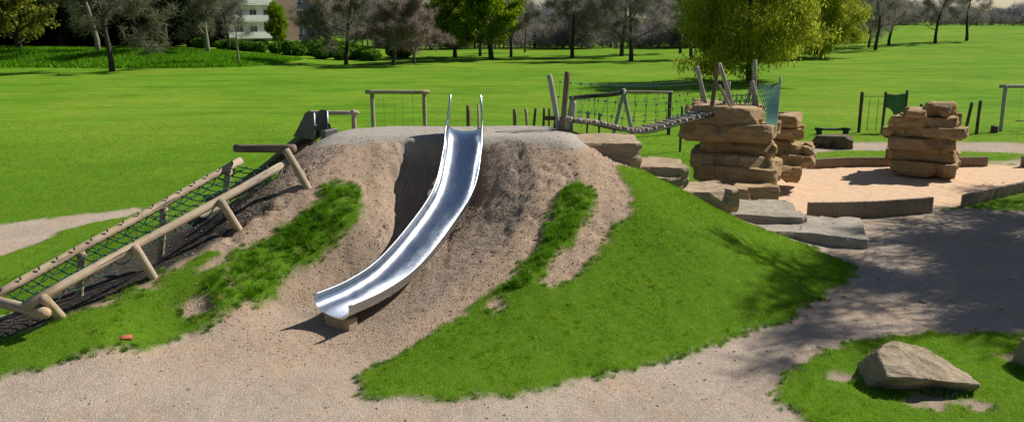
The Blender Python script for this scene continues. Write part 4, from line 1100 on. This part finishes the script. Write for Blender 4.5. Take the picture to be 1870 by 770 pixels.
def leaves(C, rg, per, rad, sz, hang=0., flat=1.):
    n = len(C)*per; c = np.repeat(C, per, 0)
    o = rg.normal(0, 1, (n, 3)); o = o/np.linalg.norm(o, axis=1)[:, None]*(rg.uniform(0, 1, n)**.45)[:, None]*rad*np.array([1, 1, .75])
    p = c+o
    if hang: p[:, 2] -= np.minimum(rg.exponential(hang, n), hang*2.2)
    a = rg.normal(0, 1, (n, 3)); a[:, 2] = a[:, 2]*flat - (2.2 if hang else 0); a /= np.linalg.norm(a, axis=1)[:, None]
    b = np.cross(a, rg.normal(0, 1, (n, 3))); b /= np.linalg.norm(b, axis=1)[:, None]
    s = sz*rg.uniform(.5, 1.35, n)[:, None]; asp = .28 if hang else .62
    V = np.stack([p-a*s, p+b*s*asp, p+a*s, p-b*s*asp], 1)
    tc = np.repeat(np.clip(.5+rg.normal(0, .23, len(C)), 0, 1), per)
    t = np.clip(tc+rg.normal(0, .2, n), 0, 1)
    return V.reshape(-1, 3), np.arange(4*n).reshape(-1, 4), np.repeat(t, 4)

class Proto:
    def __init__(s, main, minor, crown, bark, cmat, smooth=False):
        s.used = False; s.main, s.minor, s.crown, s.bark, s.cmat = main, minor, crown, bark, cmat
        s.meshes = None
    def place(s, name, label, cat, xyz, sc=1., rz=0., group=None, bark=None, cmat=None):
        xyz = np.array(xyz, float)
        t = thing(name, label, cat, tuple(xyz), group); t.rotation_euler.z = rz
        t.scale = (sc,)*3 if np.isscalar(sc) else sc
        if s.meshes is None:
            tr = s.main.build('trunk', None); br = s.minor.build('branches', None)
            V, F, ti = s.crown; cr = mesh_np('crown', V, F, None, attrs={'tint': ti}, smooth=False)
            s.meshes = [tr.data, br.data, cr.data]
            for o in (tr, br, cr): bpy.data.objects.remove(o)
        objs = []
        for nm, me, mt in zip(('trunk', 'branches', 'crown'), s.meshes, (bark or s.bark, bark or s.bark, cmat or s.cmat)):
            o = bpy.data.objects.new(nm, me); COL.objects.link(o)
            if not me.materials: me.materials.append(M[mt])
            o.material_slots[0].link = 'OBJECT'; o.material_slots[0].material = M[mt]; objs.append(o)
        objs[0].parent = t; objs[1].parent = objs[0]; objs[2].parent = t
        return t

def bare_proto(seed, H, hb, spread, r0, per, L, w, bark, tw, **k):
    a, b, tips, rg = skeleton(seed, H, hb, spread, r0, **k)
    return Proto(a, b, twigs(tips, rg, per, L, w), bark, tw)
def leaf_proto(seed, H, hb, spread, r0, per, rad, sz, bark, lf, hang=0., keep=1., fill=None, **k):
    a, b, tips, rg = skeleton(seed, H, hb, spread, r0, **k)
    C = np.array([t[0] for t in tips]); C = C[rg.uniform(0, 1, len(C)) < keep]
    if fill:
        fn, cz, rx, rz_ = fill; o = rg.normal(0, 1, (fn, 3)); o = o/np.linalg.norm(o, axis=1)[:, None]*(rg.uniform(.45, 1, fn)**.5)[:, None]
        q = o*np.array([rx, rx, rz_])*(1+.16*vnoise(o*2.3, seed))[:, None]; q[:, 2] += cz; C = np.vstack([C, q])
    return Proto(a, b, leaves(C, rg, per, rad, sz, hang), bark, lf)

bareA = bare_proto(1, 17, 2.2, 6.6, .27, 30, 1.2, .034, 'bark_dark', 'twig_grey')
bareB = bare_proto(2, 19, 2.8, 5.2, .25, 28, 1.2, .034, 'bark_dark', 'twig_brown', up=.8)
bareC = bare_proto(3, 8.5, 1.4, 4.8, .19, 36, .9, .03, 'bark_brown', 'twig_brown', lean=.12, n1=14, droop=.03, up=.35)
bareD = bare_proto(4, 16, 2.0, 7.0, .28, 30, 1.2, .034, 'bark_dark', 'twig_dark', n1=12, up=.4)
bareS = bare_proto(14, 17, 2.2, 6.6, .27, 21, 1.1, .026, 'bark_dark', 'twig_grey', n1=13)
thinT = bare_proto(5, 13, 3.0, 2.4, .14, 9, .8, .016, 'bark_pale', 'twig_grey', n1=12, up=.9)
greenA = leaf_proto(6, 15, 1.9, 4.8, .30, 46, .85, .19, 'bark_dark', 'leaf_fresh', fill=(150, 7.6, 4.2, 5.6), n1=17, n2=7, n3=3, up=.55)
willow = leaf_proto(7, 13.5, 1.0, 5.6, .20, 84, .95, .17, 'bark_dark', 'leaf_yellow', hang=.3, fill=(220, 6.9, 5.0, 5.8), n1=22, n2=7, n3=3, up=.35, droop=.055, lean=.08)
olive = leaf_proto(8, 13, 1.8, 4.4, .24, 22, .8, .16, 'bark_dark', 'leaf_olive', n1=14, n2=6, n3=3, up=.6, lean=.1)
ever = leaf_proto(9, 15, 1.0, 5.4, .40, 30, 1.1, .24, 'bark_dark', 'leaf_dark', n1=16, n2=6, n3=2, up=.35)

def on_px(u, v): return gp(u, v)
def dist_px(u, d):
    x = (u-PW/2)*d*.975/FPX; return (x, d, hz(x, d))

P = lambda u, v: tuple(gp(u, v))
pick = [
 (bareA, 'bare_tree', 'bare tree with a dark trunk and drooping grey twigs beside the long-grass bank', 205, 131, .92, .6, None, 'twig_olive'),
 (bareB, 'bare_tree', 'tall tree with a pale straight trunk, just left of the dark-trunked tree on the bank', 179, 96, 1.0, 1.1, 'bark_pale', 'twig_grey'),
 (bareA, 'bare_tree', 'bare grey tree with a pale trunk on the bank left of the white building', 381, 99, .88, 2.6, 'bark_pale', 'twig_olive'),
 (thinT, 'bare_tree', "slender young tree with a thin pale trunk before the white building's left end", 437, 117, .75, .3, None, None),
 (bareB, 'bare_tree', 'dark bare tree close against the left end of the white building', 418, 92, .8, 2.0, None, 'twig_dark'),
 (bareB, 'bare_tree', 'reddish-brown bare tree right in front of the dark right end of the building', 583, 93, .85, 4.0, 'bark_brown', 'twig_brown'),
 (bareA, 'bare_tree', 'bare tree with a dark trunk at the field edge, right of the building', 632, 119, .80, 4.4, None, 'twig_olive'),
 (thinT, 'bare_tree', 'pale slim tree leaning behind the round brown tree', 662, 87, .9, 1.4, None, 'twig_olive'),
 (thinT, 'bare_tree', 'pale slim upright tree just left of the round brown tree', 673, 88, .9, 5.1, None, 'twig_olive'),
 (bareC, 'bare_tree', 'low round brown bare tree with a dense twiggy crown and a leaning trunk', 716, 120, 1.02, .2, 'bark_dark', None),
 (bareC, 'bare_tree', 'small thin-stemmed brown bare tree under the right side of the round brown crown', 757, 117, .85, 2.4, 'bark_dark', None),
 (greenA, 'green_tree', 'fresh green tree partly hidden behind the round brown bare tree', 831, 105, (.85, .85, 1.0), .7, None, None),
 (greenA, 'green_tree', 'full round fresh green tree in the middle of the far field edge', 898, 109, (1.0, 1.0, 1.0), 2.9, None, None),
 (bareD, 'bare_tree', 'dark trunk in shade behind the left side of the round fresh green tree', 877, 103, .7, 1.0, None, 'twig_dark'),
 (bareD, 'bare_tree', 'dark trunk in shade behind the right side of the round fresh green tree', 933, 105, .7, 3.0, None, 'twig_dark'),
 (bareD, 'bare_tree', 'bare dark tree with its own round shadow, first right of the round fresh green tree', 1045, 105, .85, .5, None, 'twig_dark'),
 (bareD, 'bare_tree', 'thick-trunked bare dark tree, left of a close pair in the far field', 1135, 103, .95, 2.2, None, 'twig_dark'),
 (bareD, 'bare_tree', 'slimmer bare dark tree, right of a close pair in the far field', 1152, 112, .9, 3.8, None, 'twig_dark'),
 (bareB, 'bare_tree', 'straight dark bare tree at the far edge of the field left of the willow', 1242, 98, .8, 1.9, None, 'twig_dark'),
 (olive, 'leafing_tree', 'thinly leafed yellow-green tree with a leaning trunk against the left side of the willow', 1262, 109, .95, 3.4, None, None),
 (willow, 'willow_tree', 'large yellow-green willow with hanging foliage behind the rock pillar', 1368, 152, (1.03, 1.03, 1.05), 2.2, None, None),
 (willow, 'willow_tree', 'smaller yellow-green willow farther back, to the right of the large one', 1500, 105, (.95, .95, 1.1), 4.1, None, None),
 (bareS, 'bare_tree', 'slim bare tree with twin stems on the right hill, leftmost of the row', 1586, 87, .62, .4, None, 'twig_dark'),
 (bareS, 'bare_tree', 'tall bare tree on the right hill standing nearest, second of the row', 1598, 92, .85, 1.4, None, 'twig_dark'),
 (bareS, 'bare_tree', 'bare tree on the right hill, third of the row from the left', 1623, 83, .8, 2.4, None, 'twig_dark'),
 (bareS, 'bare_tree', 'bare spreading tree on the right hill between the row and the last tree', 1708, 79, .85, 3.4, None, 'twig_dark'),
 (bareS, 'bare_tree', 'rightmost bare tree on the right hill with a leaning trunk', 1765, 75, .85, 5.0, None, 'twig_dark'),
 (thinT, 'bare_tree', 'thin bare tree between the round fresh green tree and the bare dark one', 958, 96, .9, 2.2, 'bark_dark', 'twig_olive'),
]
for pr, nm, lab, u, v, sc, rz, bk, cm in pick:
    pr.place(nm, lab, 'tree', P(u, v), sc, rz, 'trees round the far edge of the field', bk, cm)
x, y, z = P(510, 92); greenA.place('green_tree', 'slim fresh green young tree in front of the white building', 'tree', (x, y, z), (.34, .34, .52), 1.0, 'trees round the far edge of the field')
# dark evergreens on the left
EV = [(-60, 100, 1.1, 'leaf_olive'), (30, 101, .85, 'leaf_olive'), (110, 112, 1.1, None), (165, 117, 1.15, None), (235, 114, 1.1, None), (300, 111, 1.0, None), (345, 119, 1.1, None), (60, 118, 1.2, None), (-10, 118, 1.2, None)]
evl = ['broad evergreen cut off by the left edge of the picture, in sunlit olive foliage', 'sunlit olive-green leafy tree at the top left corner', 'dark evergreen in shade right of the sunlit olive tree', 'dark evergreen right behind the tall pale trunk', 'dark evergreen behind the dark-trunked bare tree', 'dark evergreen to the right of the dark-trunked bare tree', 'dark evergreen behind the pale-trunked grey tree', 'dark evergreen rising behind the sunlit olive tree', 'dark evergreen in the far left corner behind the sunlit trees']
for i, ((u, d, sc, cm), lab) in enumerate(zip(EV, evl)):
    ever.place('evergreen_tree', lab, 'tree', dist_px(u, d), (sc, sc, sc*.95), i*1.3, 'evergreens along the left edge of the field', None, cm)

# off to the right of the picture: the bare trees that shade the path
for i, (x, y, sc) in enumerate(((18.4, 19.4, .80), (20.8, 21.8, .88), (23.4, 19.6, .90), (25.2, 22.7, .92), (27.5, 20.2, .9), (17.4, 18.5, .66))):
    bareS.place('bare_tree', ('bare tree just outside the right edge whose branches shade the path', 'bare tree outside the right edge, beyond the first one', 'bare tree farther outside the right edge', 'bare tree farthest outside the right edge', 'bare tree outside the right edge, deepest in the field', 'smallest bare tree outside the right edge, nearest the stone steps')[i], 'tree', (x, y, hz(x, y)), sc, i*1.7+.4, 'trees shading the path')

# ------------------------------------------------------------------ shrubs, hedge, distant woods
def mass(name, regions_, n, sz, mat, seed, kind='twig', w=.03):
    rg = np.random.default_rng(seed); Vs, ts = [], []
    for (x0, x1, d0, d1, h, cw, base_z) in regions_:
        k = int(n*abs(x1-x0)/sum(abs(r[1]-r[0]) for r in regions_))
        nc = max(3, int(abs(x1-x0)/cw*2.2))
        cx = rg.uniform(x0, x1, nc); cy = rg.uniform(d0, d1, nc); ch = h*np.clip(.85+.55*vnoise(np.stack([cx*.045, cy*.05, cx*0], -1), seed)+rg.uniform(-.25, .25, nc), .3, 1.6); cr = cw*rg.uniform(.5, .9, nc); ct = rg.uniform(-.25, .25, nc)
        i = rg.integers(0, nc, k)
        o = rg.normal(0, 1, (k, 3)); o = o/np.linalg.norm(o, axis=1)[:, None]*(rg.uniform(0, 1, k)**.4)[:, None]
        gz = height(cx, cy)+base_z
        X = cx[i]+o[:, 0]*cr[i]; Y_ = cy[i]+o[:, 1]*cr[i]; Z = gz[i]+ch[i]*(.5+.5*o[:, 2])
        p = np.stack([X, Y_, Z], -1); t = np.clip(.5+ct[i]+rg.normal(0, .25, k), 0, 1)
        d = rg.normal(0, 1, (k, 3)); d[:, 2] += .6 if kind == 'twig' else 0; d /= np.linalg.norm(d, axis=1)[:, None]
        s = np.cross(d, rg.normal(0, 1, (k, 3))); s /= np.linalg.norm(s, axis=1)[:, None]
        l = (sz*rg.uniform(.5, 1.4, k))[:, None]
        V = np.stack([p-s*(w if kind == 'twig' else sz*.5), p+s*(w if kind == 'twig' else sz*.5), p+d*l], 1)
        Vs.append(V.reshape(-1, 3)); ts.append(np.repeat(t, 3))
        if kind == 'twig':
            m = nc*2; tx, ty = rg.uniform(x0, x1, m), rg.uniform(d0, d1, m); tz = height(tx, ty); hh = h*rg.uniform(.5, .8, m)
            wv = rg.uniform(.10, .22, m)
            for ang in (0, 1.57):
                a = np.stack([tx-wv*math.cos(ang), ty-wv*math.sin(ang), tz-.2], -1); b = np.stack([tx+wv*math.cos(ang), ty+wv*math.sin(ang), tz-.2], -1); c = np.stack([tx, ty, tz+hh], -1)
                Vs.append(np.stack([a, b, c], 1).reshape(-1, 3)); ts.append(np.full(m*3, .95))
    V = np.vstack(Vs); t = np.concatenate(ts)
    return tag(mesh_np(name, V, np.arange(len(V)).reshape(-1, 3), M[mat], attrs={'tint': t}, smooth=False), kind='stuff')
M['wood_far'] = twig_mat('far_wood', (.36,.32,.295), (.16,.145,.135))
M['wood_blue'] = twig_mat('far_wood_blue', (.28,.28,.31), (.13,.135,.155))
mass('distant_wood', [(-30, 70, 150, 178, 9.5, 6, 0)], 90000, 1.3, 'wood_far', 21, w=.05)
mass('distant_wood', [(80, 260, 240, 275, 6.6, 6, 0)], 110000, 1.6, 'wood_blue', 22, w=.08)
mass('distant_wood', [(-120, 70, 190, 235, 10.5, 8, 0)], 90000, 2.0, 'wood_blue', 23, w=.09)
mass('distant_scrub', [(-28, 62, 146, 158, 5, 3.5, 0), (80, 250, 230, 240, 4.5, 4, 0)], 110000, 1.0, 'wood_far', 24, w=.05)
mass('dark_undergrowth', [(-80, -43, 112, 122, 6, 4, 0)], 60000, .6, 'leaf_dark', 25, 'leaf')
mass('dark_undergrowth', [(-92, -50, 124, 132, 12, 6, 0)], 40000, 1.0, 'leaf_dark', 28, 'leaf')
mass('shrubbery', [(-44, -14, 108, 120, 1.7, 1.5, 0)], 50000, .3, 'leaf_shrub', 26, 'leaf')
# long grass on the bank
k = 60000; x = rng.uniform(-66, -24, k); y = rng.uniform(80, 104, k); z = height(x, y); hh = rng.uniform(.25, .7, k)*(.7+.5*fbm2(x, y, .35, 3, 3)); a = rng.uniform(0, 6.28, k)
keep = (hh > .12) & (z > .25); x, y, z, hh, a = x[keep], y[keep], z[keep], hh[keep], a[keep]; k = len(x)
V = np.zeros((k, 3, 3)); V[:, 0] = np.stack([x-.07*np.cos(a), y-.07*np.sin(a), z], -1); V[:, 1] = np.stack([x+.07*np.cos(a), y+.07*np.sin(a), z], -1); V[:, 2] = np.stack([x+.2*np.sin(a), y, z+hh], -1)
tt = np.clip(.5+.6*fbm2(x, y, .3, 3, 9)+rng.normal(0, .2, k), 0, 1)
tag(mesh_np('long_grass', V.reshape(-1, 3), np.arange(3*k).reshape(-1, 3), leaf_mat('long_grass_blade', (.07,.22,.006), (.17,.38,.010), .4), attrs={'tint': np.repeat(tt, 3)}, smooth=False), kind='stuff')

# ------------------------------------------------------------------ apartment building
def plain(name, c, rough=.8, **k):
    m, nt = new_mat(name); N = NT(nt); v = N.pos()
    col = N.mix(N.mapr(N.noise(v, .8, 5, .6), .3, .7), c, tuple(x*.85 for x in c))
    N.out(N.pbsdf(Base_Color=col, Roughness=rough, **k)); return m
M['render_white'] = plain('white_render', (.78,.77,.74)); M['brick'] = plain('brick_wall', (.33,.22,.17)); M['dark_clad'] = plain('dark_cladding', (.035,.042,.07), .5)
M['glass'] = plain('window_glass', (.05,.07,.10), .1, Metallic=.0, Specular_IOR_Level=.8); M['roof_grey'] = plain('roof_felt', (.2,.2,.2))
D = 150.
X = lambda u: (490+(u-490)*1.4-PW/2)*D*.975/FPX
bz = hz(X(490), D)
t = thing('apartment_building', 'white apartment block with balconies and a dark glazed end behind the far left trees', 'building', (X(490), D, bz))
BT = t
xa, xb, xc, xd, xe = X(405), X(500), X(513), X(532), X(566)
mb = MB(); mb.box(((xa+xb)/2, D+6, bz+9), (xb-xa, 11, 18)); mb.build('wall', M['render_white'], t, smooth=False)
mb = MB(); mb.box(((xb+xd)/2, D+5.5, bz+9.4), (xd-xb, 11.4, 18.8)); mb.build('brick_tower', M['brick'], t, smooth=False)
mb = MB(); mb.box(((xd+xe)/2, D+6.5, bz+8.6), (xe-xd, 11, 17.2)); mb.build('dark_wing', M['dark_clad'], t, smooth=False)
mb = MB(); mb.box(((xa+xb)/2, D+6, bz+18.15), (xb-xa+.4, 11.6, .3)); mb.build('roof', M['roof_grey'], t, smooth=False)
for f in range(6):
    z0 = bz+.9+f*2.9
    n = 5
    for i in range(n):
        xx = xa+(i+.5)/n*(xb-xa)
        mb = MB(); mb.box((xx, D+.46, z0+1.1), (1.35, .12, 1.45)); w = mb.build('window', M['render_white'], t, smooth=False)
        mb = MB(); mb.box((xx-.33, D+.40, z0+1.1), (.55, .06, 1.25)); mb.box((xx+.33, D+.40, z0+1.1), (.55, .06, 1.25)); mb.build('pane', M['glass'], w, smooth=False)
    mb = MB(); mb.box(((xa+xb)/2, D-.3, z0-.25), (xb-xa-.3, 1.5, .18)); mb.box(((xa+xb)/2, D-1.0, z0+.35), (xb-xa-.3, .08, .9)); mb.build('balcony', M['render_white'], t, smooth=False)
    for i in range(2):
        xx = xd+(i+.5)/2*(xe-xd); mb = MB(); mb.box((xx, D+.96, z0+1.1), (1.0, .1, 1.6)); w = mb.build('window', M['render_white'], t, smooth=False)
        mb = MB(); mb.box((xx, D+.9, z0+1.1), (.84, .06, 1.42)); mb.build('pane', M['glass'], w, smooth=False)

BT.rotation_euler.z = R(42)
# ------------------------------------------------------------------ light, sky, camera
AZ, EL = R(27), R(42.5)                      # direction to the sun: 30 deg from +x towards +y
w = bpy.data.worlds.new('World'); SC.world = w; w.use_nodes = True; nt = w.node_tree; nt.nodes.clear(); N = NT(nt)
sky = N.n('ShaderNodeTexSky', sky_type='NISHITA'); sky.sun_disc = False; sky.sun_elevation = EL; sky.sun_rotation = math.pi/2-AZ
sky.air_density = 1.0; sky.dust_density = .6; sky.ozone_density = 1.2
bg = N.n('ShaderNodeBackground', ins={'Color': sky.outputs[0], 'Strength': .053})
o = N.n('ShaderNodeOutputWorld'); nt.links.new(bg.outputs[0], o.inputs[0])
L = bpy.data.lights.new('sun', 'SUN'); L.energy = 5.0; L.angle = R(.53); L.color = (1, .955, .87)
so = bpy.data.objects.new('sun', L); COL.objects.link(so)
sd_ = Vector((math.cos(AZ)*math.cos(EL), math.sin(AZ)*math.cos(EL), math.sin(EL)))
so.rotation_euler = sd_.to_track_quat('Z', 'Y').to_euler(); so.location = sd_*60
cam = bpy.data.cameras.new('camera'); cam.sensor_width = 36; cam.lens = FPX/PW*36; cam.clip_end = 3000; cam.clip_start = .1
co = bpy.data.objects.new('camera', cam); COL.objects.link(co); co.location = (0, 0, CAM_H); co.rotation_euler = (math.pi/2-PITCH, 0, 0)
SC.camera = co
SC.view_settings.view_transform = 'Standard'; SC.view_settings.look = 'None'; SC.view_settings.exposure = .40; SC.view_settings.gamma = 1
